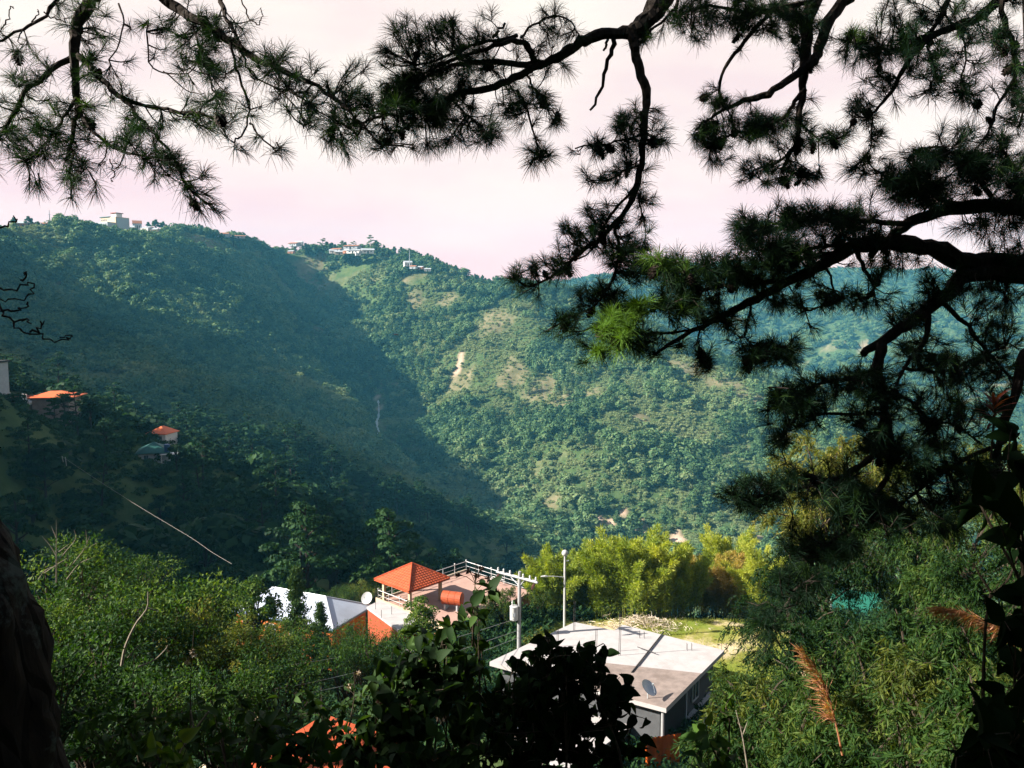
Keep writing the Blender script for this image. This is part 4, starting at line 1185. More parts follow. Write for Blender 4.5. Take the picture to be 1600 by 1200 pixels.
def ridge_houses():
    rg = random.Random(5)
    group = 'tiny houses along the mountain ridge'
    specs = [  # px, py(base), Y, width m, height, colour
        (35, 357, 740, 16, 5, 'salmon'), (52, 357, 745, 10, 4, 'white_wall'), (75, 356, 760, 18, 4, 'grey_wall'), (92, 357, 770, 9, 4, 'white_wall'),
        (200, 362, 890, 11, 5, 'white_wall'), (214, 360, 905, 9, 8, 'grey_wall'), (228, 362, 905, 12, 4, 'white_wall'), (240, 364, 900, 8, 4, 'cream'), (188, 366, 880, 10, 4, 'salmon'),
        (345, 370, 990, 16, 4, 'grey_wall'), (372, 372, 1000, 16, 3, 'grey_wall'),
        (458, 385, 1120, 13, 4, 'grey_wall'), (466, 383, 1125, 10, 4, 'white_wall'), (454, 396, 1100, 8, 3, 'salmon'),
        (520, 396, 1090, 10, 4, 'white_wall'), (530, 398, 1085, 12, 4, 'cream'), (541, 396, 1085, 9, 4, 'salmon'), (552, 396, 1080, 18, 4, 'white_wall'), (548, 389, 1100, 20, 4, 'grey_wall'), (560, 399, 1075, 7, 4, 'white_wall'), (575, 396, 1075, 16, 5, 'white_wall'), (525, 394, 1095, 14, 4, 'grey_wall'),
        (638, 416, 1030, 10, 5, 'white_wall'), (655, 421, 1020, 9, 3, 'salmon'), (668, 424, 1015, 8, 3, 'white_wall'), (645, 420, 1015, 8, 3, 'grey_wall')]
    lab = {'salmon': 'tiny reddish house on the mountain ridge', 'white_wall': 'tiny white house on the mountain ridge', 'grey_wall': 'tiny grey house on the mountain ridge', 'cream': 'tiny cream house on the mountain ridge'}
    src = {}
    for px, py, Y, w, h, c in specs:
        p = at(px, py, Y)
        z = max(p[2], float(H(p[0], p[1])) - 0.5)
        if c not in src:
            t = gable_house('ridge_house', lab[c], (0, 0, 0), 0, 10, 8, 4, 1.6, MAT[c], MAT['grey_wall'] if c != 'grey_wall' else MAT['rust'], 0.5, 'house', True, group)
            src[c] = t; cur = t
        else:
            cur = dup(src[c], (0, 0, 0))
        where = 'at the far end of the ridge' if px < 110 else 'beside the tall institution on the ridge' if px < 260 else 'on the bare ridge past the institution' if px < 400 else 'at the head of the gully' if px < 480 else 'in the hamlet under the tall skyline trees' if px < 600 else 'on the shoulder below the skyline'
        size = 'long ' if w >= 14 else 'tiny ' if w <= 9 else 'small '
        cur['label'] = size + {'salmon': 'reddish', 'white_wall': 'white', 'grey_wall': 'grey', 'cream': 'cream'}[c] + ' house ' + where
        cur.location = (p[0] - w / 2, p[1], z); cur.rotation_euler = (0, 0, rg.uniform(-0.5, 0.5)); cur.scale = (w / 10, w / 10, h / 4)
    for px, py, Y, h, lb in ((78, 352, 765, 14, 'thin mast on the ridge near the grey ridge house'), (640, 412, 1030, 18, 'thin mast above the white ridge house')):
        p = at(px, py, Y); a = Acc(); a.tube([(0,0,-3),(0,0,h*0.5),(0,0,h)], [0.5,0.4,0.2], 5); a.box((-1.2,-.15,h*0.7),(1.2,.15,h*0.7+.3))
        tag(obj('radio_mast', a.mesh('radio_mast'), MAT['grey_wall'], None, p), lb, 'mast')
ridge_houses()

# ------------------------------------------------------------------ trees of the middle distance
def make_pine(rg, h, spread, n_cl, mat, name='pine_tree', label='', group=None):
    """high pine: bare stem, flat foliage pads on rising limbs"""
    t = thing(name, label, 'tree', (0, 0, 0), 0, group)
    a = Acc()
    lean = rg.normal(size=2) * 0.04 * h
    st = smooth_path([(0,0,-1.5),(lean[0]*.3,lean[1]*.3,h*.4),(lean[0],lean[1],h*.97)], 8)
    a.tube(st, np.linspace(0.024*h, 0.005*h, 8), 7)
    c = Acc()
    for k in range(n_cl):
        f = 0.30 + 0.68 * (k + rg.random()) / n_cl
        s = st[min(7, int(f * 7.99))]; s = np.array((s[0], s[1], f * h))
        an = k * 2.4 + rg.normal() * 0.4
        ln = spread * (1.05 - 0.72 * max(0, (f - 0.35) / 0.65) ** 1.5) * rg.uniform(0.55, 1.1)
        e = s + np.array((math.cos(an) * ln, math.sin(an) * ln, ln * rg.uniform(0.02, 0.35)))
        a.tube([s - (0, 0, 0.05*h), (s + e)/2 + (0, 0, -0.01*h), e], [0.008*h, 0.005*h, 0.002*h], 4, 0.5, False)
        for q in range(2):
            cc = s + (e - s) * (0.62 + 0.42 * q) + rg.normal(size=3) * 0.02 * h
            r_ = 0.105 * h * rg.uniform(0.75, 1.25) * (0.7 + 0.3 * (1 - f))
            n = 95
            d = unit(rg.normal(size=(n, 3))); d[:, 2] = np.abs(d[:, 2]) * 0.9 - 0.12
            p = cc + d * np.array((r_, r_, r_ * 0.5)) * (0.5 + 0.5 * rg.random((n, 1)))
            leafquads(c, rg, p, d, 0.019 * h, np.clip(0.45 + rg.normal(size=n) * 0.15 + rg.normal() * 0.08, 0, 1), 0.6)
    obj('trunk', a.mesh('trunk'), MAT['bark'], t)
    obj('crown', c.mesh('crown'), mat, t)
    return t
def make_broad(rg, h, spread, n_cl, per, ls, mat, name='broadleaf_tree', label='', group=None, t0=0.45):
    t = thing(name, label, 'tree', (0, 0, 0), 0, group)
    a = Acc(); c = Acc()
    a.tube(smooth_path([(0,0,-1.0),(0.05*h*rg.normal(),0.03*h,h*.3),(0,0,h*.55)], 6), np.linspace(0.03*h, 0.014*h, 6), 7)
    for k in range(n_cl):
        d = unit(rg.normal(size=3)); d[2] = abs(d[2]) * 1.1 - 0.35
        cc = np.array((0, 0, 0.58 * h)) + d * np.array((spread, spread, 0.42 * h)) * rg.uniform(0.45, 0.95)
        a.tube([(0, 0, h * rg.uniform(0.2, 0.5)), cc * np.array((0.5, 0.5, 1)) - (0, 0, 0.07 * h), cc], [0.014*h, 0.008*h, 0.003*h], 4, 0.5, False)
        r_ = rg.uniform(0.15, 0.27) * min(spread * 1.4, h)
        dd = unit(rg.normal(size=(per, 3))); dd[:, 2] = np.where(dd[:, 2] < -0.4, -dd[:, 2], dd[:, 2])
        p = cc + dd * r_ * (0.55 + 0.45 * rg.random((per, 1))) * np.array((1.1, 1.1, 0.8))
        leafquads(c, rg, p, dd, ls, np.clip(t0 + rg.normal(size=per) * 0.16 + rg.normal() * 0.12, 0, 1), 0.7)
    obj('trunk', a.mesh('trunk'), MAT['bark'], t)
    obj('crown', c.mesh('crown'), mat, t)
    return t
def plant(protos, spots, rg, labels, groups):
    """copies of prototype trees at (x, y, z, scale, proto); each prototype is itself the first of its copies"""
    used = set()
    for x, y, z, s, k in spots:
        rz = rg.uniform(0, 6.28)
        if k not in used:
            o = protos[k]; o.location = (x, y, z); o.rotation_euler = (0, 0, rz); o.scale = (s,) * 3; used.add(k)
        else:
            o = dup(protos[k], (x, y, z), rz, s)
        lb_ = labels[k]
        o['label'] = lb_(x, y, s) if callable(lb_) else lb_; o['group'] = groups[k]
    for k, o in enumerate(protos):
        if k not in used:
            for ch in list(o.children): bpy.data.objects.remove(ch)
            bpy.data.objects.remove(o)

rg = np.random.default_rng(31)
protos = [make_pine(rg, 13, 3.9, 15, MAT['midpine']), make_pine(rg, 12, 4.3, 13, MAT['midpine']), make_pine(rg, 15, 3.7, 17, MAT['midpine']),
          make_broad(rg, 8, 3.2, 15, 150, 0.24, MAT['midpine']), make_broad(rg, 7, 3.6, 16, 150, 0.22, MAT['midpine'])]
lp, lb = 'dark pine tree in the shaded wood below the spur houses', 'dark round broadleaf tree in the shaded wood below the spur houses'
spots = []
cand = 0
houses = [at(55, 636, 212), at(100, 606, 216), at(246, 677, 232), at(240, 706, 205), at(4, 604, 192)]
while len(spots) < 232 and cand < 12000:
    cand += 1
    Y = float(rg.uniform(92, 385)); x = rg.uniform(-0.67, 0.08) * Y
    if Y < 125 and x > -8: continue
    if Y > 300 and x > 10: continue
    z = float(H(x, Y))
    k = int(rg.integers(0, 3)) if rg.random() < (0.75 if Y > 150 else 0.3) else int(rg.integers(3, 5))
    s = rg.uniform(0.85, 1.3)
    px = 800 + x / (Y / math.cos(PITCH)) * FPX
    ht = (13, 12, 15, 8, 7)[k] * s
    bad = False
    for hh in houses:                     # nothing taller than the sight line to a house in front of it
        hx = 800 + hh[0] / hh[1] * FPX
        if abs(px - hx) < 52 and Y < hh[1] + 3:
            if z + ht > hh[2] * Y / hh[1]: bad = True
        if math.hypot(x - hh[0], Y - hh[1]) < 9: bad = True
    if any(math.hypot(x - q[0], Y - q[1]) < 3.6 for q in spots): bad = True
    if not bad: spots.append((x, Y, z - 0.4, s, k))
crest = smooth_path(np.array([(150, 606, 240), (290, 622, 280), (400, 650, 312), (500, 682, 330), (600, 722, 347), (680, 762, 360), (760, 808, 376)], float), 52)
for i, (px, py, Y) in enumerate(crest):       # dense tree line along the crest of the spur
    if 190 < px < 285: continue
    k = int(rg.integers(0, 5)); s = rg.uniform(0.8, 1.25); Y = Y + rg.uniform(-14, 14)
    p = at(px + rg.uniform(-6, 6), py, Y); spots.append((p[0], p[1], float(H(p[0], p[1])) - 0.4, s, k))
for px, py, Y, s, k in ((118, 606, 204, .9, 1), (98, 612, 202, .8, 4), (84, 622, 200, .8, 0), (140, 618, 206, .9, 3), (20, 612, 185, .8, 4), (35, 640, 190, .8, 3), (62, 645, 195, .8, 4), (275, 690, 200, .8, 3), (212, 722, 192, .8, 4), (250, 726, 190, .7, 3)):
    p = at(px, py, Y); spots.insert(0, (p[0], p[1], p[2] - (13, 12, 15, 8, 7)[k] * s, s, k))
def wood_label(kind):
    def f(x, y, s):
        px = 800 + x / y * FPX
        where = 'around the unfinished house' if px < 175 and y > 170 else 'near the small orange and teal roofs' if px < 330 and y > 165 else 'on the lower end of the spur towards the valley' if px > 480 and y > 150 else 'along the crest of the spur' if y > 240 else 'in the hollow under the rope line' if px < 380 else 'in the hollow behind the metal roof'
        return ('tall dark ' if s > 1.12 else 'small dark ' if s < 0.95 else 'dark ') + kind + ' ' + where
    return f
lp, lb = wood_label('pine'), wood_label('round broadleaf tree')
plant(protos, spots, rg, [lp, lp, lp, lb, lb], ['pines of the shaded wood'] * 3 + ['broadleaf trees of the shaded wood'] * 2)

# single trees on the skyline
rg = np.random.default_rng(33)
protos = [make_broad(rg, 16, 5.0, 13, 120, 0.75, MAT['forest'], 'ridge_tree', '', None, 0.3), make_pine(rg, 20, 5.5, 11, MAT['forest'], 'ridge_tree')]
sk = [(22, 356, 725, 0.9, 0), (45, 356, 735, 1.0, 0), (60, 357, 742, .7, 0), (232, 360, 915, 1.1, 0), (244, 360, 925, 1.25, 0), (255, 360, 930, 1.1, 0), (264, 361, 935, .8, 0), (312, 364, 965, 1.2, 0), (320, 364, 968, .8, 0),
      (346, 368, 985, 1.0, 0), (364, 370, 1000, 1.2, 0), (374, 371, 1003, 1.1, 0), (398, 374, 1030, .8, 0), (410, 376, 1035, .7, 0), (427, 380, 1080, .9, 0),
      (478, 386, 1130, 1.4, 0), (492, 386, 1130, 1.1, 0), (503, 386, 1130, 1.6, 1), (511, 386, 1130, 1.7, 0), (519, 387, 1130, 1.5, 0), (533, 387, 1120, 1.5, 1), (539, 387, 1120, 1.6, 0), (551, 387, 1115, 1.3, 1), (556, 387, 1115, 1.2, 0),
      (580, 387, 1105, 1.7, 1), (588, 387, 1105, 1.6, 0), (596, 387, 1100, 1.3, 1), (606, 386, 1095, 1.3, 0), (616, 387, 1095, 1.3, 0), (627, 389, 1090, 1.2, 0), (640, 392, 1085, 1.2, 0), (655, 396, 1080, 1.1, 0), (668, 400, 1070, 1.1, 0), (682, 404, 1060, 1.0, 0), (698, 410, 1050, 1.0, 0), (738, 426, 1040, 1.0, 0), (760, 430, 1040, .9, 0)]
def skyline_label(kind, x, y, s):
    px = 800 + x / y * FPX
    where = 'at the far end of the ridge' if px < 120 else 'beside the institution building' if px < 290 else 'on the bare ridge' if px < 385 else 'above the gully head' if px < 440 else 'over the ridge hamlet' if px < 570 else 'just past the ridge hamlet' if px < 612 else 'on the sloping end of the ridge'
    return ('big ' if s > 1.1 else 'small ' if s < 0.75 else '') + kind + ' on the skyline ' + where
spots = []
for px, py, Y, s, k in sk:
    p = at(px, py, Y); spots.append((p[0], p[1], float(H(p[0], p[1])) - 0.5, s * 0.8, k))
plant(protos, spots, rg, [lambda x, y, s: skyline_label('leafy tree', x, y, s), lambda x, y, s: skyline_label('sparse tall pine', x, y, s)], ['skyline trees', 'skyline pines'])

# ------------------------------------------------------------------ bamboo
def make_bamboo(rg, h, rad, nc, mat, label, green=0.5):
    t = thing('bamboo_clump', label, 'bamboo')
    leaf = Acc()
    for k in range(nc):
        an = rg.uniform(0, 6.28); r0 = rad * 0.5 * math.sqrt(rg.random()); hh = h * rg.uniform(0.6, 1.0) * (1.0 - 0.18 * r0 / rad)
        b = np.array((math.cos(an) * r0, math.sin(an) * r0, -0.3)); ln = rad * rg.uniform(0.35, 0.9)
        an2 = an + rg.normal() * 0.5
        dv = np.array((math.cos(an2), math.sin(an2), 0))
        path = smooth_path([b, b + dv * ln * 0.15 + (0, 0, hh * .45), b + dv * ln * 0.5 + (0, 0, hh * .82), b + dv * ln * 1.0 + (0, 0, hh)], 12)
        cu = Acc(); cu.tube(path, np.linspace(0.035, 0.008, 12), 5)
        obj('culm', cu.mesh('culm'), MAT['culm'], t)
        n = 470
        f = 0.18 + 0.82 * rg.random(n) ** 0.75
        q = f * 11; i = np.minimum(q.astype(int), 10); w = (q - i)[:, None]
        p = path[i] * (1 - w) + path[i + 1] * w
        tan = unit(path[np.minimum(i + 1, 11)] - path[i])
        side = unit(rg.normal(size=(n, 3)))
        rr = (0.75 * (1.05 - f) + 0.15)[:, None] * rg.random((n, 1)) ** 0.6
        p = p + side * rr * np.array((1, 1, 0.6)) + tan * rr * 0.5
        d = unit(side * 0.9 + tan * 0.9 + rg.normal(size=(n, 3)) * 0.35 - np.array((0, 0, 0.15)))
        tint = np.clip(green + 0.28 * (f - 0.55) + rg.normal(size=n) * 0.16 + rg.normal() * 0.1, 0, 1)
        leaves(leaf, p, d, rg.normal(size=(n, 3)), rg.uniform(0.24, 0.46, n), rg.uniform(0.05, 0.085, n), tint, 0.15, 0.25)
    obj('foliage', leaf.mesh('foliage'), mat, t)
    return t
rg = np.random.default_rng(41)
bam = [make_bamboo(rg, 8.2, 2.7, 34, MAT['bamboo'], 'x', 0.55), make_bamboo(rg, 7.6, 2.5, 32, MAT['bamboo'], 'x', 0.38), make_bamboo(rg, 7.2, 2.4, 30, MAT['bamboo_tan'], 'x', 0.45)]
BS = [(868, 972, 72, .95, 0, 'yellow bamboo clump just past the street light pole'), (905, 970, 73, 1.0, 0, 'tall yellow green bamboo clump next to the street light clump'),
      (948, 972, 71, 1.05, 1, 'green bamboo clump in the middle of the tall stand'), (985, 972, 70, 1.08, 0, 'tallest bamboo clump behind the brush pile'), (1028, 974, 70, 1.08, 1, 'wide dark green bamboo clump behind the pile of cut brush'),
      (1062, 978, 71, 0.95, 1, 'bamboo clump beside the dark gap in the stand'), (1112, 975, 76, 0.95, 2, 'feathery tan bamboo clump past the dark gap'), (1150, 978, 74, 0.95, 2, 'tan tipped bamboo clump near the hanging pine'),
      (1188, 980, 70, 0.85, 0, 'low yellow bamboo clump at the edge of the grassy lot'), (1010, 970, 77, 1.0, 0, 'bamboo clump half hidden at the back of the stand'), (1135, 970, 81, 0.98, 0, 'bamboo clump at the back behind the tan ones')]
used = set()
for px, py, Y, s, k, lb_ in BS:
    p = at(px, py, Y); z = float(H(p[0], p[1]))
    zt_ = at(px, 838 if px < 1090 else 862, Y)[2]
    sc = s * 1.06
    z = max(z, -30.5)
    rz = rg.uniform(0, 6.28)
    if k not in used: o = bam[k]; o.location = (p[0], p[1], z); o.rotation_euler = (0, 0, rz); o.scale = (sc,)*3; used.add(k)
    else: o = dup(bam[k], (p[0], p[1], z), rz, sc)
    o['label'] = lb_; o['group'] = 'bamboo stand behind the white roof'

# ------------------------------------------------------------------ grassy lot
def lot():
    cx, cy, rx, ry = 12.5, 60.5, 12.5, 10.0
    nr, na = 26, 64
    rr = np.linspace(0, 1, nr); an = np.arange(na) / na * 2 * np.pi
    RR, AN = np.meshgrid(rr, an, indexing='ij')
    wob = 1 + 0.12 * np.sin(AN * 3 + 1) + 0.07 * np.sin(AN * 7)
    X = cx + rx * RR * wob * np.cos(AN); Y = cy + ry * RR * wob * np.sin(AN)
    Z = H(X, Y) + 0.06 - 0.5 * sstep(0.93, 1.0, RR)
    F = [(i*na+j, i*na+(j+1)%na, (i+1)*na+(j+1)%na, (i+1)*na+j) for i in range(nr-1) for j in range(na)]
    me = mesh_np('lawn', np.stack([X, Y, Z], -1).reshape(-1, 3), np.array([f[::-1] for f in F]), None, True)
    m, nt, out = nodes('lot_ground')
    n1 = noise(nt, 0.22, 5, 0.6); n2 = noise(nt, 2.2, 5, 0.65)
    c = ramp(nt, n1, [(0.40, (0.15, 0.185, 0.030)), (0.52, (0.24, 0.22, 0.06)), (0.62, (0.52, 0.40, 0.27))])
    c = mix(nt, c, (0.75, 0.8, 0.7), ramp(nt, n2, [(0.35, (0, 0, 0)), (0.7, (0.8, 0.8, 0.8))]), 'MULTIPLY')
    bsdf(nt, out, c, 0.95, 0.05, bump=n2, bump_d=0.06)
    obj('lawn', me, m, kind='structure')
    g = np.random.default_rng(51); n = 26000
    a = g.uniform(0, 6.28, n); r_ = np.sqrt(g.random(n)) * 0.97
    x = cx + rx * r_ * np.cos(a); y = cy + ry * r_ * np.sin(a)
    den = fbm(x * 0.35, y * 0.35, 3)
    k = den + g.normal(size=n) * 0.06 > -0.04
    x, y, den = x[k], y[k], den[k]; n = len(x)
    p = np.stack([x, y, H(x, y) + 0.05], -1)
    d = unit(np.stack([g.normal(size=n) * 0.5, g.normal(size=n) * 0.5, np.ones(n)], -1))
    ac = Acc(); leaves(ac, p, d, g.normal(size=(n, 3)), g.uniform(0.10, 0.30, n), 0.03, np.clip(0.42 - den * 0.6 + g.normal(size=n) * 0.15, 0, 1), 0.1, 0.3)
    obj('grass', ac.mesh('grass'), MAT['grass'], kind='stuff')
    # cut brush heaped by the bamboo
    p = on_z(1005, 980, -27.0)
    ac = Acc(); n = 420
    for i in range(n):
        q = g.normal(size=2) * np.array((1.9, 0.9)); hh = max(0.05, 0.95 * math.exp(-(q[0]/2.2)**2 - (q[1]/1.1)**2)) * g.random()
        d = unit(np.array((g.normal(), g.normal(), g.normal() * 0.35))); L_ = g.uniform(0.3, 0.9)
        c = np.array((q[0], q[1], hh)); bend = g.normal(size=3) * 0.08
        ac.tube([c - d * L_/2, c + bend, c + d * L_/2], [0.022, 0.018, 0.008], 4, g.random(), False)
    tag(obj('brush_pile', ac.mesh('brush_pile'), MAT['brush'], None, (p[0], p[1] + 0.6, float(H(p[0], p[1])) + 0.05)), 'pale heap of cut dry brush in front of the bamboo', 'brush pile')
lot()

# ------------------------------------------------------------------ shrubs and trees of the near slope
def make_shrub(rg, h, rad, n_cl, per, L_, W_, mat, name, label, cat='shrub', t0=0.5, spread_dir=0.6, stem='twig', dead=0, droop=0.2, up=0.2, base=0.42):
    t = thing(name, label, cat)
    a = Acc(); c = Acc()
    for k in range(n_cl):
        d = unit(rg.normal(size=3)); d[2] = d[2] * 0.9 + 0.15
        cc = np.array((0, 0, base * h + 0.1 * h)) + d * np.array((rad, rad, 0.46 * h)) * rg.uniform(0.35, 0.98)
        mid = cc * np.array((0.45, 0.45, 0.55)) + rg.normal(size=3) * 0.05 * h
        mid[2] = max(mid[2], 0.1)
        a.tube(smooth_path([rg.normal(size=3) * np.array((.1, .1, 0)) * rad + (0, 0, -0.3), mid, cc], 6), np.linspace(0.016 * h ** .8, 0.003 * h ** .8, 6), 5, rg.random(), False)
        r_ = rg.uniform(0.10, 0.26) * rad * 1.25
        n = int(per * rg.uniform(0.7, 1.2))
        dd = unit(rg.normal(size=(n, 3)))
        p = cc + dd * r_ * (0.35 + 0.65 * rg.random((n, 1))) * np.array((1.15, 1.15, 0.85))
        ld = unit(dd * spread_dir + rg.normal(size=(n, 3)) * 0.55 + np.array((0, 0, up)))
        nm = unit(np.array((0, 0, 1.0)) + rg.normal(size=(n, 3)) * 0.5 + dd * 0.4)
        leaves(c, p, ld, nm, L_ * rg.uniform(0.6, 1.25, n), W_ * rg.uniform(0.7, 1.2, n), np.clip(t0 + rg.normal(size=n) * 0.17 + rg.normal() * 0.20, 0, 1), 0.15, droop)
    obj('stem', a.mesh('stem'), MAT[stem], t)
    obj('foliage', c.mesh('foliage'), mat, t)
    return t
def make_droop(rg, h, rad, n_tw, mat, name, label, L_=0.14, W_=0.022, t0=0.5, per=16, top=0.0):
    """narrow leaved tree: hanging leafy twigs on arching limbs"""
    t = thing(name, label, 'tree')
    a = Acc(); c = Acc()
    nl = max(6, n_tw // 22)
    ends = []
    for k in range(nl):
        an = k * 2.399 + rg.normal() * 0.3; f = rg.uniform(0.3, 0.98)
        rr = rad * math.sqrt(max(0.05, 1 - (abs(f - 0.5) * 1.75) ** 2)) * rg.uniform(0.5, 1.0)
        e = np.array((math.cos(an) * rr, math.sin(an) * rr, f * h))
        s = np.array((0, 0, h * f * rg.uniform(0.35, 0.7)))
        path = smooth_path([s, s * 0.4 + e * 0.6 + (0, 0, 0.08 * h), e], 7)
        a.tube(path, np.linspace(0.012 * h ** .8, 0.003 * h ** .8, 7), 5, rg.random(), False)
        ends.append(path)
    a.tube([(0, 0, -0.5), (0.03 * h, 0, 0.3 * h), (0, 0.02 * h, 0.75 * h)], [0.028 * h ** .8, 0.02 * h ** .8, 0.008 * h ** .8], 7)
    for k in range(n_tw):
        path = ends[k % nl]
        i = rg.integers(2, 7); s = path[i] + rg.normal(size=3) * 0.07 * rad
        o = unit(np.array((s[0], s[1], 0)) + rg.normal(size=3) * 0.4 * rad)
        ln = rg.uniform(0.5, 1.0) * min(1.0, rad * 0.5)
        q = np.linspace(0, 1, per)[:, None]
        tw = s + o * ln * 0.55 * q + np.array((0, 0, 1.0)) * ln * (0.30 * q - 0.85 * q * q)
        if k % 3 == 0: a.tube(tw[::5], 0.004, 4, 0.5, False)
        n = per * 2
        p = np.repeat(tw, 2, 0) + rg.normal(size=(n, 3)) * 0.025
        d = unit(rg.normal(size=(n, 3)) * 0.55 + o * 0.35 + np.array((0, 0, -0.75)))
        leaves(c, p, d, rg.normal(size=(n, 3)), L_ * rg.uniform(0.7, 1.25, n), W_ * rg.uniform(0.8, 1.2, n), np.clip(t0 + rg.normal(size=n) * 0.17 + rg.normal() * 0.12, 0, 1), 0.1, 0.2)
    obj('trunk', a.mesh('trunk'), MAT['twig'], t)
    obj('foliage', c.mesh('foliage'), mat, t)
    return t
def make_cypress(rg, h, rad, label):
    t = thing('cypress_tree', label, 'tree')
    a = Acc(); c = Acc()
    a.tube([(0,0,-.5),(0,0,h*.5),(0,0,h*.97)], [0.16,0.1,0.02], 6)
    for k in range(150):
        f = 0.05 + 0.95 * rg.random() ** 0.85; an = rg.uniform(0, 6.28)
        R_ = rad * (1 - f) ** 0.75 * rg.uniform(0.45, 1.0) + 0.06
        tip = np.array((math.cos(an) * R_, math.sin(an) * R_, f * h + 0.35 * R_))
        n = 60; q = rg.random((n, 1)) ** 0.6
        p = np.array((0, 0, f * h * 0.985)) * (1 - q) + tip * q + rg.normal(size=(n, 3)) * 0.10
        d = unit(tip - np.array((0, 0, f * h)) + rg.normal(size=(n, 3)) * 0.3 + (0, 0, 0.35))
        leaves(c, p, d, rg.normal(size=(n, 3)), rg.uniform(0.10, 0.22, n), 0.07, np.clip(0.4 + 0.25 * q[:, 0] + rg.normal(size=n) * 0.14, 0, 1), 0.2, 0.1)
    obj('trunk', a.mesh('trunk'), MAT['bark'], t); obj('foliage', c.mesh('foliage'), MAT['cypress'], t)
    return t
def put(o, px, py, Y, h, rz=None, label=None, group=None, sc=None, sink=0.0, first=[set()]):
    """stand a plant so that its top reaches photo pixel (px, py) at distance Y"""
    p = at(px, py, Y)
    s = sc if sc else 1.0
    z = p[2] - h * s
    if o.name in first[0]: o = dup(o, (0, 0, 0))
    else: first[0].add(o.name)
    o.location = (p[0], p[1], z); o.scale = (s,) * 3
    o.rotation_euler = (0, 0, rz if rz is not None else (px * 0.37) % 6.28)
    if label: o['label'] = label
    if group: o['group'] = group
    return o
rg = np.random.default_rng(61)
G1 = 'leafy shrubs on the sunny slope'
shA = make_shrub(rg, 4.2, 2.4, 46, 120, 0.17, 0.085, MAT['shrub'], 'leafy_shrub', 'x', t0=0.30)
shB = make_shrub(rg, 3.6, 2.3, 44, 130, 0.14, 0.06, MAT['shrub'], 'leafy_shrub', 'x', t0=0.40)
shY = make_shrub(rg, 3.4, 1.9, 40, 130, 0.13, 0.05, MAT['shrub_yellow'], 'flowering_shrub', 'x', t0=0.42)
for px, py, Y, s, src, lb_ in [
    (110, 832, 31, 1.35, shB, 'pale leafy shrub with bare twigs sticking out, nearest the lichen trunk'),
    (160, 915, 26, .85, shA, 'glossy shrub below the bare twigs'), (245, 905, 28, 1.15, shA, 'glossy round shrub between the bare twigs and the flowering shrub'),
    (60, 930, 24, .9, shB, 'shrub crowding against the lichen trunk'), (130, 985, 20, .9, shA, 'dark glossy shrub lower down beside the lichen trunk'),
    (225, 1025, 18, .75, shA, 'broad shrub under the forked dead stick'), (300, 905, 33, .95, shB, 'shrub behind the flowering shrub'),
    (330, 935, 28, 1.0, shY, 'shrub with yellowish flower sprays'), (385, 960, 27, .8, shY, 'smaller yellowish shrub next to the pale metal roof'),
    (200, 870, 36, 1.0, shB, 'upper shrub behind the bare twigs'), (425, 1000, 26, .95, shB, 'shrub in front of the cypress'), (345, 1040, 17, .7, shB, 'low shrub beneath the flowering sprays'),
    (40, 1000, 15, .7, shA, 'shrub half behind the lichen trunk'), (560, 975, 38, .75, shB, 'shrub under the red brown wall'), (600, 990, 36, .8, shA, 'shrub in front of the low slab house'),
    (560, 905, 92, 1.1, shY, 'yellowish shrub behind the satellite dish'), (535, 915, 90, .9, shB, 'round shrub at the far edge of the metal roof'), (588, 900, 96, 1.1, shB, 'shrub beside the pavilion corner'),
    (438, 968, 56, 1.0, shB, 'shrub hiding the orange wall behind the tall cypress'), (405, 985, 50, 1.1, shA, 'shrub below the slender young tree'), (470, 995, 50, 1.0, shA, 'shrub at the foot of the tall cypress'),
    (540, 990, 50, 1.0, shA, 'shrub against the orange wall of the metal roofed house'), (580, 990, 52, 1.0, shB, 'shrub below the white slab roof'), (628, 1004, 50, 1.0, shB, 'shrub in front of the white annex'), (610, 1010, 46, 1.0, shA, 'dense shrub below the white annex'),
    (700, 1000, 58, 1.0, shB, 'shrub below the orange tank'), (745, 1005, 60, .9, shA, 'shrub at the foot of the pink building'), (690, 1020, 40, .8, shA, 'shrub above the rusty shed')]:
    put(src, px, py, Y, {shA: 4.2, shB: 3.6, shY: 3.4}[src], None, lb_, G1, s)
rg = np.random.default_rng(62)
sm = make_broad(rg, 6.5, 1.5, 30, 170, 0.075, MAT['shrub'], 'young_tree', 'x', None, 0.55)
put(sm, 392, 876, 60, 6.5, 0.3, 'slender young tree standing by the pale metal roof', None, 1.35)
sm2 = make_broad(rg, 5.0, 1.6, 26, 200, 0.07, MAT['shrub'], 'young_tree', 'x', None, 0.65)
put(sm2, 655, 925, 61, 5.0, 0.9, 'light green young tree in front of the pavilion', None, 1.25)
cyp = make_cypress(rg, 6.5, 1.35, 'tall dark cypress in front of the pale metal roof')
put(cyp, 462, 892, 60, 6.5, 0.0, 'tall dark cypress in front of the pale metal roof', None, 1.4)
put(cyp, 500, 946, 57, 6.5, 1.7, 'shorter dark cypress beside the tall one', None, 1.15)
wil = make_droop(rg, 6.0, 1.9, 300, MAT['euca'], 'drooping_tree', 'x', 0.20, 0.035, 0.5, 16)
put(wil, 783, 908, 66, 6.0, 0.2, 'drooping narrow leaved tree behind the transformer', None, 1.0)
put(wil, 752, 935, 65, 6.0, 2.2, 'smaller drooping tree against the pink building', None, 0.8)
put(wil, 842, 915, 68, 6.0, 4.2, 'drooping tree between the utility pole and the bamboo', None, 0.75)

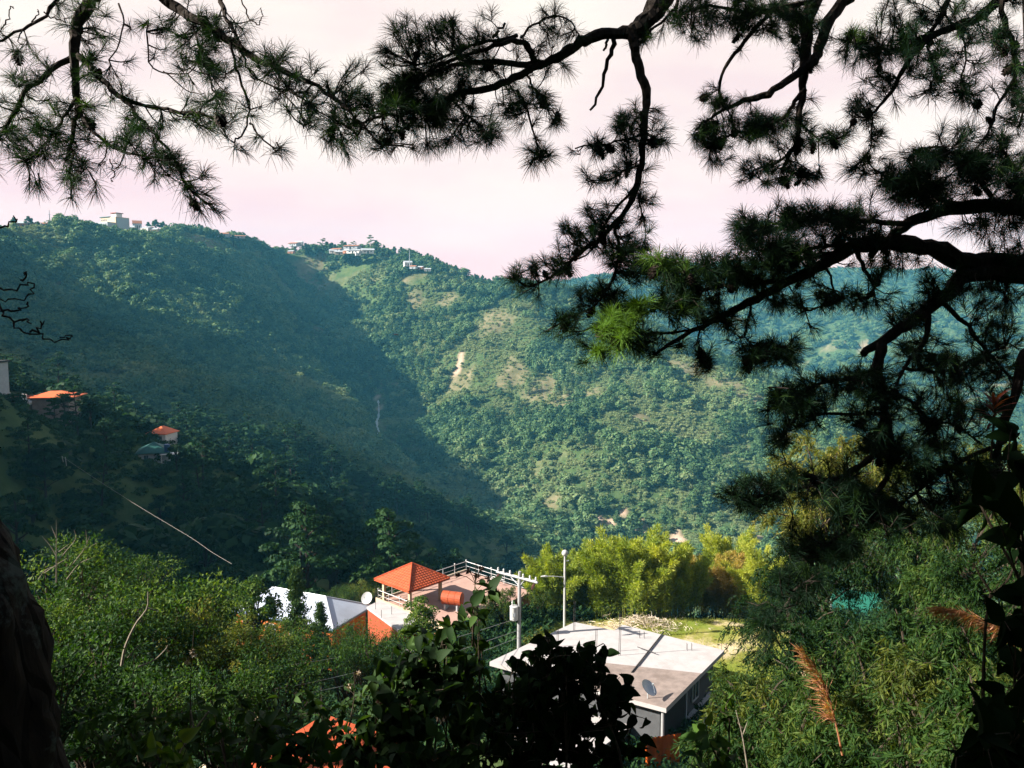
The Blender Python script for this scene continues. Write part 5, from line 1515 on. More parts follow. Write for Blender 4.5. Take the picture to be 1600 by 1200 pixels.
# narrow leaved trees filling the eastern slope
rg = np.random.default_rng(63)
eA = make_droop(rg, 5.0, 2.2, 420, MAT['euca'], 'narrow_leaf_tree', 'x', 0.19, 0.036, 0.28, 16)
eB = make_droop(rg, 4.2, 2.2, 400, MAT['euca'], 'narrow_leaf_tree', 'x', 0.18, 0.034, 0.40, 16)
eY = make_droop(rg, 4.6, 2.0, 380, MAT['euca_yellow'], 'narrow_leaf_tree', 'x', 0.19, 0.036, 0.36, 16)
G2 = 'narrow leaved trees on the eastern slope'
for px, py, Y, s, src, lb_ in [
    (1290, 672, 30, 1.2, eY, 'yellow sunlit narrow leaved tree showing through the pine'), (1360, 690, 33, 1.1, eY, 'second yellow narrow leaved tree deeper in the pine branches'),
    (1590, 680, 26, 1.0, eY, 'yellow narrow leaved tree at the picture edge behind the trunk'), (1440, 800, 28, 1.1, eB, 'narrow leaved tree above the teal roof'),
    (1290, 800, 30, 1.1, eA, 'dark narrow leaved tree beside the bamboo'), (1240, 880, 28, 1.0, eA, 'narrow leaved tree shading the edge of the grassy lot'), (1520, 790, 22, 1.0, eB, 'narrow leaved tree above the tan plumes'),
    (1372, 845, 92, 2.4, eB, 'narrow leaved tree just behind the teal roof'), (1430, 960, 20, 1.0, eA, 'narrow leaved tree below the teal roof'), (1290, 965, 21, 1.0, eA, 'dark narrow leaved tree behind the single plume'),
    (1380, 1000, 15, .9, eB, 'bright narrow leaved bush down slope of the teal roof'), (1470, 1010, 13, .85, eY, 'yellowish narrow leaved bush under the tan plumes'), (1560, 960, 14, .9, eA, 'narrow leaved bush behind the big dark leaves'),
    (1180, 1055, 19, .85, eB, 'narrow leaved bush against the porch of the flat house'), (1240, 1075, 15, .85, eY, 'low yellowish bush at the foot of the single plume'), (1320, 1095, 12, .8, eB, 'bush at the bottom edge past the single plume'),
    (1430, 1100, 10, .75, eB, 'bush at the bottom edge under the yellowish bush'), (1140, 1130, 14, .75, eA, 'bush at the bottom edge beside the orange cloth'), (1540, 1080, 9, .7, eA, 'bush at the bottom corner under the big leaves'), (1220, 1150, 10, .7, eA, 'lowest bush near the bottom edge by the porch'),
    (1470, 880, 30, 1.1, eA, 'narrow leaved tree to the east of the teal roof'), (1590, 850, 18, 1.0, eB, 'narrow leaved tree under the yellow one at the picture edge')]:
    put(src, px, py, Y, {eA: 5.0, eB: 4.2, eY: 4.6}[src], None, lb_, G2, s)

# low growth over all the near ground, too much to count
rg = np.random.default_rng(64)
def under_protos():
    out = []
    for k in range(4):
        a = Acc(); n = 90
        d = unit(rg.normal(size=(n, 3))); d[:, 2] = np.abs(d[:, 2])
        p = d * (0.2 + 0.5 * rg.random((n, 1))) * np.array((1, 1, 0.8))
        leaves(a, p, unit(d + rg.normal(size=(n, 3)) * 0.5), unit(np.array((0, 0, 1.)) + rg.normal(size=(n, 3)) * 0.5), 0.20 * rg.uniform(.6, 1.3, n), 0.09 * rg.uniform(.6, 1.2, n), np.clip(0.45 + rg.normal(size=n) * 0.18, 0, 1), 0.15, 0.2)
        out.append(a)
    return out
n = 11000
_y = np.sqrt(rg.uniform(3.0**2, 112**2, n)); _x = rg.uniform(-0.8, 0.8, n) * (_y + 3)
ok = ~((_x < 2) & (_y < 48) & (rg.random(n) < 0.6)) & ~((np.hypot((_x - 12.5) / 12.0, (_y - 60.5) / 9.6) < 1.0))
_x, _y = _x[ok], _y[ok]; n = len(_x)
s = rg.uniform(0.7, 1.6, n) * np.clip(_y / 18, 0.6, 1.8)
woods_object('undergrowth', np.stack([_x, _y, H(_x, _y) - 0.05], -1), rg.integers(0, 4, n), rg.uniform(0, 6.28, n), np.stack([s, s, s * 0.8], -1), under_protos(), MAT['midpine'])  # dark crown colour paints the shade in gaps between shrubs

# ------------------------------------------------------------------ near pines framing the view
def px_tube(acc, pts, d0, d1, r0, r1, n=None, sides=7, wob=0.0, rg=None):
    """a limb from photo points with its own depths; radii in photo pixels"""
    n = n or max(6, len(pts) * 3)
    P = smooth_path(np.array(pts, float), n)
    D = np.linspace(d0, d1, n)
    W3 = np.array([at(x, y, d) for (x, y), d in zip(P, D)])
    if wob and rg is not None:
        W3 += np.cumsum(rg.normal(size=(n, 3)) * wob * 0.4, 0) * np.linspace(0, 1, n)[:, None] * 0.3 + rg.normal(size=(n, 3)) * wob
    rad = np.linspace(r0, r1, n) * D / FPX
    if rg is not None: rad = rad * (1 + rg.normal(size=n) * 0.07)
    acc.tube(W3, rad, sides)
    return W3
def tufts(acc, rg, pos, axis, size, n=62, tint=0.4, w=0.0026):
    """brush of long curved needles round every twig end"""
    m = len(pos)
    ax = np.repeat(unit(axis), n, 0); p = np.repeat(pos, n, 0)
    d = unit(rg.normal(size=(m * n, 3)))
    c = rg.uniform(0.05, 1.0, (m * n, 1))
    d = unit(d + ax * (1.5 * c + 0.2))
    p = p - ax * (rg.random((m * n, 1)) * 0.08)
    L_ = np.repeat(size, n)[:, None] * rg.uniform(0.7, 1.1, (m * n, 1))
    g = np.array((0, 0, -1.0))
    m1 = p + d * L_ * 0.5 + g * L_ * 0.03
    t = p + d * L_ + g * L_ * 0.20
    s = unit(np.cross(d, rg.normal(size=(m * n, 3)))) * w * 0.5
    kf = np.repeat(rg.uniform(0.5, 1.2, m), n) > rg.random(m * n)      # thin and full brushes
    p, s, m1, t = p[kf], s[kf], m1[kf], t[kf]; nn = int(kf.sum())
    V = np.stack([p - s * 0.8, p + s * 0.8, m1 + s, m1 - s, t + s * 0.35, t - s * 0.35], 1).reshape(-1, 3)
    k = np.arange(nn)[:, None] * 6
    F = np.concatenate([k + np.array([[0, 1, 2, 3]]), k + np.array([[3, 2, 4, 5]])])
    tt = np.clip(np.repeat(np.broadcast_to(tint, (m,)), n) + rg.normal(size=m * n) * 0.10, 0, 1)[kf]
    acc.add(V, F, np.repeat(tt, 6))
_cone = None
def cone_mesh():
    a = Acc()
    for k in range(46):
        f = k / 45; an = k * 2.399
        r_ = 0.030 * math.sin(math.pi * (0.12 + 0.8 * f)) ; z = -0.075 * f
        o = np.array((math.cos(an), math.sin(an), 0)); s_ = np.array((-math.sin(an), math.cos(an), 0))
        c = o * r_ + (0, 0, z); sz = 0.014 * (1 - 0.4 * f)
        a.add([o * r_ * 0.3 + (0, 0, z + 0.008), c + s_ * sz, c + o * 0.010 + (0, 0, -0.008), c - s_ * sz], [(0, 1, 2, 3)])
    a.tube([(0, 0, 0.01), (0, 0, -0.04), (0, 0, -0.078)], [0.012, 0.022, 0.008], 8)
    return a.mesh('cone')
CONE = cone_mesh()
class Limb:
    def __init__(self, tree, rg, name='branch'):
        self.tree, self.rg = tree, rg
        self.wood, self.nd = Acc(), Acc()
        self.paths = []; self.ends = []; self.name = name; self.cones = []
    def path(self, pts, d0, d1, r0, r1, auto=0, ln=(14, 42), up=0.2, tint=0.4, bare=False):
        W3 = px_tube(self.wood, pts, d0, d1, r0, r1, None, 7, 0.006, self.rg)
        if not bare: self.paths.append(W3)
        rg = self.rg
        if auto:
            k = rg.integers(len(W3) // 4, len(W3), auto)
            for i in k:
                s = W3[i]; tan = unit(W3[min(i + 1, len(W3) - 1)] - W3[i - 1])
                d = unit(tan * rg.uniform(0.2, 1.0) + rg.normal(size=3) * 0.75 + np.array((0, 0, up)))
                L_ = rg.uniform(*ln) * s[1] / FPX
                self.twig(s, s + d * L_, tint)
            self.twig(W3[-2], W3[-1] + unit(W3[-1] - W3[-2]) * 0.03, tint)
        return W3
    def twig(self, s, e, tint=0.4, sag=0.12):
        rg = self.rg; ln = np.linalg.norm(e - s)
        mid = (s + e) / 2 + np.array((0, 0, -sag * ln)) + rg.normal(size=3) * 0.07 * ln
        P = smooth_path([s, mid, e], 5)
        self.wood.tube(P, np.linspace(0.0050, 0.0032, 5), 4, 0.5, False)
        self.ends.append((e, unit(P[-1] - P[-2]), tint))
        if ln > 0.22 and rg.random() < 0.7:
            q = P[2] + rg.normal(size=3) * 0.03
            d = unit(P[3] - P[2] + rg.normal(size=3) * 0.7 + np.array((0, 0, .3)))
            e2 = P[2] + d * rg.uniform(0.06, 0.12)
            self.wood.tube([P[2], e2], 0.003, 4, 0.5, False)
            self.ends.append((e2, d, tint))
    fill = 0.95
    def cluster(self, cx, cy, rx, ry, n, depth=None, dj=0.35, tint=0.4):
        """tufts filling an ellipse of the crown, each on a twig from the nearest limb"""
        rg = self.rg
        allp = np.vstack(self.paths)
        sx = 800 + allp[:, 0] / (allp[:, 1] * cP - allp[:, 2] * sP) * FPX
        sy = 600 - (allp[:, 1] * sP + allp[:, 2] * cP) / (allp[:, 1] * cP - allp[:, 2] * sP) * FPX
        rx, ry = rx * 0.9, ry * 0.86
        for _ in range(max(1, int(n * self.fill))):
            a = rg.uniform(0, 6.28); q = math.sqrt(rg.random())
            x, y = cx + rx * q * math.cos(a), cy + ry * q * math.sin(a)
            i = int(np.argmin((sx - x) ** 2 + (sy - y) ** 2 + rg.random(len(sx)) * 500))
            e = at(x, y, (depth or allp[i, 1]) + rg.normal() * dj)
            s = allp[i]
            if np.linalg.norm(e - s) > 0.02: self.twig(s, e, tint, 0.05)
    def done(self, size=0.165, n=62, cones=0, w=0.0026):
        rg = self.rg
        b = obj(self.name, self.wood.mesh(self.name), MAT['bark'], self.tree)
        if self.ends:
            pos = np.array([e[0] for e in self.ends]); ax = np.array([e[1] for e in self.ends]); tt = np.array([e[2] for e in self.ends])
            tufts(self.nd, rg, pos, ax + np.array((0, 0, 0.25)), size * 0.80 * rg.uniform(0.65, 1.15, len(pos)), int(n * 1.35), np.clip(tt + rg.normal(size=len(tt)) * 0.08, 0, 1), w)
            obj('needles', self.nd.mesh('needles'), MAT['needle'], b)
            for k in rg.choice(len(pos), min(cones, len(pos)), replace=False):
                c = obj('cone', CONE, MAT['cone'], b, pos[k] - ax[k] * 0.09 + rg.normal(size=3) * 0.015)
                c.rotation_euler = (rg.normal() * 0.5, rg.normal() * 0.5, rg.uniform(0, 6)); s = rg.uniform(0.75, 1.15); c.scale = (s, s, s)
        return b

# --- western pine: leaning lichen trunk close to the lens, its branches hang into the frame
rg = np.random.default_rng(71)
wp = thing('leaning_pine', 'leaning pine whose lichen covered trunk fills the lower corner and needles droop above', 'tree')
def near_trunk():
    P = smooth_path(np.array([at(-60, 1420, 2.15), at(-62, 1200, 2.15), at(-72, 1050, 2.15), at(-125, 900, 2.2), at(-215, 760, 2.3), at(-310, 560, 2.5), at(-360, 200, 3.0), at(-420, -400, 3.8), at(-420, -1300, 5.0), (-3.0, 5.5, 9.5)]), 60)
    n = len(P); rad = np.interp(np.linspace(0, 1, n), [0, 0.12, 0.3, 0.5, 0.75, 1], [0.33, 0.255, 0.235, 0.20, 0.16, 0.06])
    V, F = tube_geo(P, rad, 40)
    ctr = np.repeat(P, 40, 0); k = len(ctr)
    o = unit(V[:k] - ctr)
    an = np.tile(np.arange(40) / 40 * 6.28, n); hh = np.repeat(np.arange(n), 40) * 0.16
    V[:k] += o * (fbm(an * 1.6 + 3, hh * 2.2, 4) * 0.10 + fbm(an * 6, hh * 5, 3) * 0.045)[:, None]
    a = Acc(); a.add(V, F)
    obj('trunk', a.mesh('trunk', True), MAT['bark_near'], wp)
    return P
WPT = near_trunk()
L = Limb(wp, rg); L.fill = 0.66
L.path([(150, -400), (165, -180), (150, -30), (140, 0), (125, 35), (117, 60), (117, 90), (119, 130), (122, 170), (115, 210), (108, 240)], 5.6, 5.0, 14, 2, 16)
L.path([(114, 88), (75, 112), (38, 146), (15, 188), (0, 214), (-25, 245)], 5.25, 4.8, 5, 2, 12)
L.path([(122, 85), (161, 124), (191, 154), (225, 165), (270, 172), (319, 180), (345, 190)], 5.2, 4.9, 5, 1.5, 18)
L.path([(191, 154), (210, 172), (232, 199), (255, 225), (277, 262), (292, 292), (319, 317)], 5.05, 4.8, 3, 1.2, 12, (12, 34))
L.path([(97, -10), (67, 26), (34, 45), (0, 64), (-30, 78)], 5.3, 5.0, 3, 1.6, 2)
L.path([(119, 150), (95, 190), (70, 225), (45, 250)], 5.0, 4.8, 3, 1.3, 10)
L.path([(119, 170), (150, 210), (200, 240), (262, 250)], 5.0, 4.7, 3, 1.3, 14)
L.path([(110, 230), (112, 265), (110, 305)], 4.9, 4.8, 2, 1.2, 4, (8, 20))
for c in [(60, 215, 55, 55, 22), (115, 230, 55, 60, 26), (170, 190, 60, 50, 22), (40, 110, 40, 50, 14), (150, 120, 40, 40, 12), (215, 215, 45, 40, 14), (250, 265, 45, 30, 8), (60, 280, 30, 20, 4), (160, 60, 35, 45, 12), (330, 175, 30, 22, 7), (295, 275, 30, 25, 6), (20, 160, 25, 50, 10), (110, 20, 50, 30, 10)]:
    L.cluster(*c, None, 0.25)
L.twig(at(262, 250, 4.8), at(270, 255, 4.8)); L.twig(at(319, 317, 4.8), at(333, 319, 4.8)); L.twig(at(60, 270, 4.8), at(62, 292, 4.8)); L.twig(at(140, 270, 4.8), at(150, 300, 4.8))
L.done(0.150, 56, 6)
L = Limb(wp, rg); L.fill = 0.66
L.path([(180, -260), (230, -60), (259, 0), (292, 22), (326, 41), (360, 64), (386, 86), (424, 101), (457, 116), (499, 139), (532, 161), (551, 180), (592, 225)], 5.7, 4.9, 9, 1.3, 22, (12, 38))
L.path([(340, -60), (345, 0), (352, 22), (367, 49), (379, 75)], 5.6, 5.3, 4, 2.5, 5)
L.path([(360, 64), (369, 112), (386, 150), (390, 176), (379, 210), (364, 225)], 5.3, 5.0, 2.2, 1.2, 4)
L.path([(390, 191), (405, 214), (431, 232)], 5.1, 5.0, 1.6, 1.1, 1, (6, 12))
L.path([(487, 135), (469, 161), (472, 199), (484, 191)], 5.1, 5.0, 1.5, 1.0, 2)
L.path([(517, 169), (532, 210), (536, 222)], 5.0, 4.9, 1.5, 1.0, 2, (8, 20))
L.path([(425, 102), (455, 140), (500, 175), (545, 200)], 5.2, 4.9, 1.8, 1.0, 9)
L.path([(232, 30), (232, 94), (255, 112), (296, 112), (311, 90)], 5.4, 5.2, 1.3, 0.9, 2)
L.path([(187, 5), (193, 37), (180, 75), (169, 109)], 5.4, 5.2, 1.4, 0.9, 2)
L.path([(300, 40), (315, 80), (330, 130), (340, 160)], 5.4, 5.1, 1.8, 1.0, 8)
L.path([(375, 80), (400, 120), (440, 145), (470, 185)], 5.3, 5.0, 1.6, 1.0, 7)
for c in [(300, 45, 70, 38, 26), (340, 75, 60, 40, 22), (400, 100, 50, 28, 14), (460, 125, 50, 26, 13), (515, 170, 40, 35, 12), (235, 30, 40, 40, 10), (305, 110, 50, 35, 12), (430, 85, 28, 25, 4), (375, 140, 30, 25, 6), (445, 75, 10, 10, 2), (500, 120, 18, 18, 3), (535, 225, 22, 18, 5), (270, 75, 35, 40, 10)]:
    L.cluster(*c, None, 0.25)
for e in ((440, 230), (384, 236), (512, 222), (545, 242), (345, 155)): L.twig(at(e[0] - 8, e[1] - 8, 5.0), at(*e, 5.0))
L.done(0.150, 50, 4)
L = Limb(wp, rg, 'bare_twig')      # curled dead twigs by the picture edge
for pts in ([(-10, 450), (20, 452), (45, 440), (52, 455), (40, 468), (10, 472), (-8, 468)], [(-10, 470), (8, 490), (20, 508), (45, 520), (70, 528), (95, 532), (112, 527), (108, 524), (95, 527)], [(20, 506), (38, 500), (42, 505)], [(45, 519), (62, 512), (64, 504)], [(5, 486), (28, 486), (42, 478), (41, 474)], [(38, 442), (41, 428), (39, 425)], [(-10, 352), (12, 352), (24, 346), (24, 338)]):
    L.path(pts, 3.1, 3.0, 1.6, 0.9, 0, bare=True)
for pts in ([(375, 0), (388, 26), (402, 39), (410, 30), (410, 18)], [(0, 45), (14, 30), (18, 14), (22, 12)], [(34, 45), (30, 62), (36, 72)], [(50, 36), (58, 22), (56, 14)], [(70, 24), (95, 32), (110, 28)], [(300, 110), (330, 118), (345, 122), (360, 115)], [(255, 112), (290, 140), (320, 150)], [(170, 250), (178, 270), (172, 285)]):
    L.path(pts, 5.1, 5.0, 1.1, 0.7, 0, bare=True)
L.done()
# the crown above the frame, which shades the slope
def high_crown(tree, rg, limbs, size, n_end, name='branch'):
    for P, r0 in limbs:
        L = Limb(tree, rg, name); P = smooth_path(np.array(P, float), 12)
        L.wood.tube(P, np.linspace(r0, r0 * 0.25, 12), 7)
        for k in range(n_end):
            s = P[rg.integers(3, 12)]; e = s + rg.normal(size=3) * np.array((0.75, 0.75, 0.40))
            fw = e[1] * cP - e[2] * sP; vx, vy = 800 + e[0] / max(fw, .1) * FPX, 600 - (e[1] * sP + e[2] * cP) / max(fw, .1) * FPX
            if fw > 0 and vy > -110 and -200 < vx < 1800: continue          # keeps above the view
            q = e - np.array((0.63, 5.0, 0.3)); sd = np.array(to_sun)
            if np.linalg.norm(q - sd * np.dot(q, sd)) < 1.0: continue      # a gap the sun comes through
            L.wood.tube([s, (s + e)/2, e], [0.010, 0.007, 0.004], 4, 0.5, False)
            L.ends.append((e, unit(e - s), 0.4))
            L.ends.append(((s + e) / 2, unit(rg.normal(size=3)), 0.4))
        L.done(size, 46, 0, 0.009)
t9 = WPT[-1]; t6 = WPT[-14]; t4 = WPT[-22]
WP_LIMBS = []
for s, dst in ((t4, (-6.5, 5.0, 5.0)), (t4, (-2.2, 7.5, 5.4)), (t6, (-7.5, 7.5, 7.5)), (t6, (-1.2, 5.0, 6.4)), (t6, (-3.0, 9.0, 7.0)), (t9, (-6.5, 5.0, 10.5)), (t9, (-1.0, 7.0, 9.2)), (t9, (-4.0, 9.0, 10.8)), (t9, (-3.0, 5.0, 12.0)), (t9, (-5.5, 3.0, 9.5)), (t4, (-5.0, 2.5, 6.0)), (t6, (-1.2, 8.2, 7.6)), (t9, (-0.5, 4.5, 10.5)), (t6, (-5.0, 6.5, 8.6)), (t6, (-8.5, 5.0, 8.5)), (t9, (-8.0, 7.5, 11.5))):
    d = np.array(dst, float); WP_LIMBS.append(([s, s * 0.55 + d * 0.45 + np.array((0, 0, 0.3)), d], 0.06))
high_crown(wp, np.random.default_rng(72), WP_LIMBS, 0.26, 42)

# --- eastern pine: trunk just outside the frame, limbs arch across the sky
rg = np.random.default_rng(81)
ep = thing('eastern_pine', 'big dark pine with arching limbs and cones across the sky and hillside', 'tree')
EPT = smooth_path(np.array([at(1760, 1500, 6.6), at(1700, 1000, 6.6), at(1668, 700, 6.5), at(1660, 420, 6.5), at(1650, 100, 6.6), at(1620, -400, 7.0), at(1560, -1200, 7.8)]), 40)
a = Acc(); a.tube(EPT, np.linspace(0.32, 0.16, 40), 14); obj('trunk', a.mesh('trunk', True), MAT['bark'], ep)
def limb():
    b = Limb(ep, rg); b.fill = 1.25
    return b
L = limb()     # M: sweeping limb over the middle
L.path([(1560, -560), (1380, -330), (1180, -200), (1080, -90), (1032, 0), (1019, 22), (999, 41), (984, 52)], 7.2, 6.4, 26, 10.5, 0)
L.path([(986, 50), (950, 52), (920, 60), (897, 73), (875, 88), (845, 101), (822, 109), (792, 127), (762, 139), (725, 142), (702, 150), (665, 165), (624, 176), (586, 180), (560, 190)], 6.4, 6.1, 10, 1.6, 26)
L.path([(845, 99), (807, 99), (774, 97), (725, 99), (690, 110), (657, 124)], 6.3, 6.2, 5.5, 2, 9)
L.path([(834, 97), (826, 75), (811, 64), (792, 66), (759, 77), (710, 92), (669, 112), (640, 125)], 6.3, 6.1, 5.5, 1.6, 10)
L.path([(811, 56), (770, 64), (721, 77), (680, 94), (650, 99)], 6.3, 6.0, 3, 1.4, 10)
L.path([(812, 60), (830, 41), (852, 28), (875, 26), (894, 37), (902, 55)], 6.3, 6.2, 2, 1, 9, (8, 26))
L.path([(770, 60), (778, 48), (789, 37)], 6.2, 6.2, 2.4, 2, 0)
L.path([(710, 161), (747, 195), (762, 210)], 6.1, 6.0, 2, 1.2, 7)
L.path([(807, 139), (822, 165), (830, 191), (837, 217), (841, 244)], 6.2, 6.1, 2, 1.2, 8, (10, 28))
L.path([(822, 115), (835, 140), (850, 165), (870, 180)], 6.3, 6.2, 1.8, 1.1, 5)
L.path([(586, 182), (556, 206), (540, 175), (522, 150)], 6.1, 5.9, 1.6, 1, 5)
L.path([(600, 178), (592, 215), (597, 228)], 6.0, 5.9, 1.3, 1, 0); L.twig(at(592, 215, 5.95), at(598, 226, 5.95), 0.75)
for c in [(640, 155, 85, 48, 62), (690, 150, 60, 45, 34), (600, 80, 18, 38, 7), (650, 45, 45, 26, 12), (715, 55, 50, 35, 14), (740, 95, 45, 40, 16), (560, 130, 22, 40, 7), (545, 110, 12, 20, 2), (830, 155, 38, 20, 12), (850, 60, 35, 30, 8), (760, 205, 30, 18, 9), (840, 240, 26, 22, 8), (655, 215, 60, 25, 14), (870, 185, 20, 20, 3), (590, 215, 25, 25, 5), (880, 100, 12, 12, 2), (665, 70, 20, 22, 4), (750, 20, 6, 10, 1), (795, 160, 30, 25, 9), (720, 195, 40, 25, 9)]:
    L.cluster(*c, None, 0.22)
L.done(0.165, 60, 14)
L = limb()     # hanging limb
L.path([(984, 50), (991, 71), (995, 94), (1004, 124), (1010, 157), (1006, 187), (1004, 225), (1002, 255), (991, 300), (976, 330), (950, 360), (927, 379), (897, 400), (874, 421), (829, 447), (799, 432)], 6.4, 6.0, 8.5, 1.2, 34, (10, 34))
L.path([(960, 355), (964, 372), (967, 399), (956, 436), (934, 474), (892, 496), (858, 517)], 6.2, 5.9, 3, 1.1, 20, (8, 28))
L.path([(1002, 210), (980, 216), (950, 225), (897, 229)], 6.3, 6.1, 2, 1.1, 7, (8, 26))
L.path([(1000, 257), (969, 270), (950, 281), (918, 282)], 6.3, 6.1, 2, 1.1, 5, (8, 24))
L.path([(991, 289), (969, 319), (942, 356), (920, 395), (880, 410)], 6.25, 6.0, 2.4, 1.1, 13, (8, 26))
L.path([(1000, 305), (999, 315), (1006, 337)], 6.2, 6.1, 1.5, 1, 4, (8, 22))
L.path([(962, 52), (959, 72), (946, 105), (939, 139), (924, 172)], 6.4, 6.3, 4, 1.8, 0, bare=True)
L.path([(951, 53), (948, 68), (944, 80)], 6.4, 6.4, 2.5, 1.6, 0, bare=True)
for c in [(975, 190, 34, 30, 16), (945, 225, 40, 18, 11), (1025, 190, 12, 30, 5), (1030, 220, 18, 14, 5), (955, 270, 26, 22, 7), (1012, 300, 18, 26, 7), (940, 340, 40, 28, 16), (900, 370, 40, 24, 13), (860, 420, 40, 22, 14), (815, 425, 22, 16, 6), (975, 400, 36, 30, 16), (1000, 375, 25, 25, 9), (935, 455, 45, 28, 17), (880, 500, 30, 20, 10), (920, 285, 12, 12, 3), (990, 240, 25, 25, 7), (1005, 430, 30, 22, 9), (960, 480, 30, 20, 8)]:
    L.cluster(*c, None, 0.2)
L.done(0.150, 54, 16)
L = limb()     # hanging limbs near the top
L.path([(1520, -500), (1400, -260), (1300, -80), (1274, 0), (1262, 30), (1259, 75), (1257, 109), (1255, 150), (1251, 187), (1244, 225), (1225, 262)], 7.0, 6.6, 16, 1.6, 12, (10, 30))
L.path([(1420, -120), (1350, -40), (1322, 0), (1296, 30), (1281, 71), (1270, 97), (1244, 116), (1217, 135), (1187, 152), (1157, 159), (1127, 172), (1105, 187)], 6.9, 6.4, 12, 1.8, 6, (10, 26))
L.path([(1259, 139), (1240, 161), (1225, 184), (1187, 199), (1150, 210), (1110, 225)], 6.6, 6.4, 4, 1.3, 10, (10, 26))
L.path([(1215, 10), (1176, 49), (1150, 82), (1131, 109), (1124, 139), (1129, 157)], 6.7, 6.5, 3.5, 2, 3, (8, 20))
L.path([(1090, -60), (1062, -10), (1050, 20), (1020, 45), (1005, 60)], 6.7, 6.5, 3, 1.3, 6, (8, 22))
L.path([(1270, 0), (1230, 10), (1190, 20), (1150, 15), (1100, 10), (1060, 25)], 6.8, 6.5, 4, 1.6, 16, (10, 32))
L.path([(1250, 190), (1280, 215), (1310, 215)], 6.6, 6.5, 2, 1.2, 4, (8, 20))
L.path([(1244, 225), (1215, 255), (1180, 265), (1170, 275)], 6.6, 6.4, 2, 1.2, 6, (8, 20))
for c in [(1170, 195, 62, 24, 40), (1110, 210, 28, 26, 16), (1235, 205, 45, 28, 22), (1305, 215, 30, 16, 9), (1185, 262, 35, 18, 11), (1255, 270, 35, 22, 13), (1215, 285, 25, 12, 5), (1120, 160, 20, 18, 7), (1190, 22, 80, 34, 60), (1080, 20, 50, 28, 20), (1240, 50, 40, 40, 18), (1010, 60, 14, 14, 4), (1110, 255, 22, 10, 4), (1100, 60, 25, 15, 4), (1260, 30, 30, 30, 10)]:
    L.cluster(*c, None, 0.25, 0.42)
L.cluster(1105, 210, 22, 20, 8, None, 0.2, 0.66)
L.done(0.150, 60, 26)
L = limb()     # top corner
L.path([(1640, -160), (1590, -30), (1562, 0), (1532, 26), (1495, 41), (1461, 56), (1442, 67), (1412, 109), (1394, 139), (1375, 165), (1356, 187)], 6.6, 6.2, 9, 1.5, 22, (10, 34))
L.path([(1520, -60), (1480, 5), (1472, 22), (1442, 60), (1400, 75), (1350, 70), (1315, 60)], 6.6, 6.3, 5, 1.3, 16, (10, 28))
L.path([(1575, -40), (1562, 7), (1577, 56), (1587, 97), (1579, 135), (1559, 161), (1547, 195), (1532, 225)], 6.5, 6.2, 5, 1.3, 16, (10, 34))
L.path([(1364, 184), (1362, 217), (1352, 244), (1330, 262)], 6.2, 6.1, 1.4, 0.9, 5, (8, 24))
L.path([(1500, 45), (1510, 90), (1500, 130), (1520, 150)], 6.4, 6.2, 1.8, 1, 8, (8, 28))
L.path([(1450, 70), (1460, 110), (1450, 135)], 6.4, 6.2, 1.8, 1, 6)
L.path([(1600, 20), (1610, 120), (1595, 190)], 6.4, 6.2, 3, 1.5, 10)
for c in [(1385, 75, 58, 28, 34), (1450, 95, 50, 30, 20), (1345, 165, 26, 24, 11), (1355, 260, 24, 18, 6), (1365, 205, 16, 30, 5), (1520, 60, 60, 50, 26), (1590, 100, 25, 60, 14), (1460, 130, 25, 12, 6), (1520, 140, 35, 25, 9), (1410, 20, 50, 26, 18), (1320, 90, 14, 14, 4), (1590, 170, 22, 30, 8), (1370, 130, 30, 30, 9), (1540, 10, 60, 25, 14)]:
    L.cluster(*c, None, 0.25, 0.38)
L.cluster(1335, 58, 16, 14, 8, None, 0.15, 0.8)  # sunlit tufts, their light put into a brighter tint
L.done(0.155, 54, 22)
L = limb()     # R6 upper side limb
L.path([(1660, 330), (1600, 326), (1544, 322), (1487, 326), (1442, 337), (1409, 356), (1386, 375), (1360, 400)], 6.5, 6.0, 14, 5, 10)
L.path([(1500, 325), (1450, 300), (1400, 285), (1370, 265)], 6.3, 5.9, 4, 1.4, 12)
L.path([(1560, 322), (1520, 270), (1480, 235), (1440, 230)], 6.4, 6.0, 4, 1.4, 14)
L.path([(1600, 322), (1580, 260), (1560, 225)], 6.4, 6.1, 4, 1.5, 10)
L.path([(1420, 350), (1350, 345), (1280, 345), (1220, 350), (1165, 360)], 6.1, 5.7, 5, 1.4, 24)
L.path([(1380, 380), (1300, 385), (1230, 395), (1160, 390)], 6.0, 5.7, 4, 1.4, 18)
for c in [(1470, 260, 75, 34, 60), (1560, 270, 60, 50, 55), (1400, 290, 28, 34, 16), (1290, 335, 90, 22, 44), (1200, 365, 60, 26, 38), (1330, 370, 60, 22, 26), (1440, 300, 60, 25, 26), (1500, 210, 30, 15, 6), (1165, 350, 20, 18, 8), (1560, 350, 60, 30, 20)]:
    L.cluster(*c, None, 0.3, 0.36)
L.done(0.170, 62, 10)
L = limb()     # R7 great arching limb
L.path([(1665, 420), (1600, 414), (1544, 410), (1506, 410), (1469, 391), (1431, 384), (1390, 380), (1337, 384), (1307, 399), (1270, 421), (1225, 440), (1187, 462), (1150, 481), (1124, 496), (1082, 515), (1045, 537), (1022, 552)], 6.5, 5.4, 18, 2, 24)
L.path([(1310, 398), (1240, 405), (1180, 415), (1120, 420), (1060, 425), (1020, 410)], 6.0, 5.5, 5, 1.4, 30)
L.path([(1230, 440), (1170, 440), (1110, 450), (1060, 470), (1000, 490), (960, 500), (935, 505)], 5.8, 5.2, 4, 1.4, 24)
L.path([(1082, 515), (1030, 520), (985, 525), (950, 545), (930, 548)], 5.5, 5.2, 2.4, 1.2, 14)
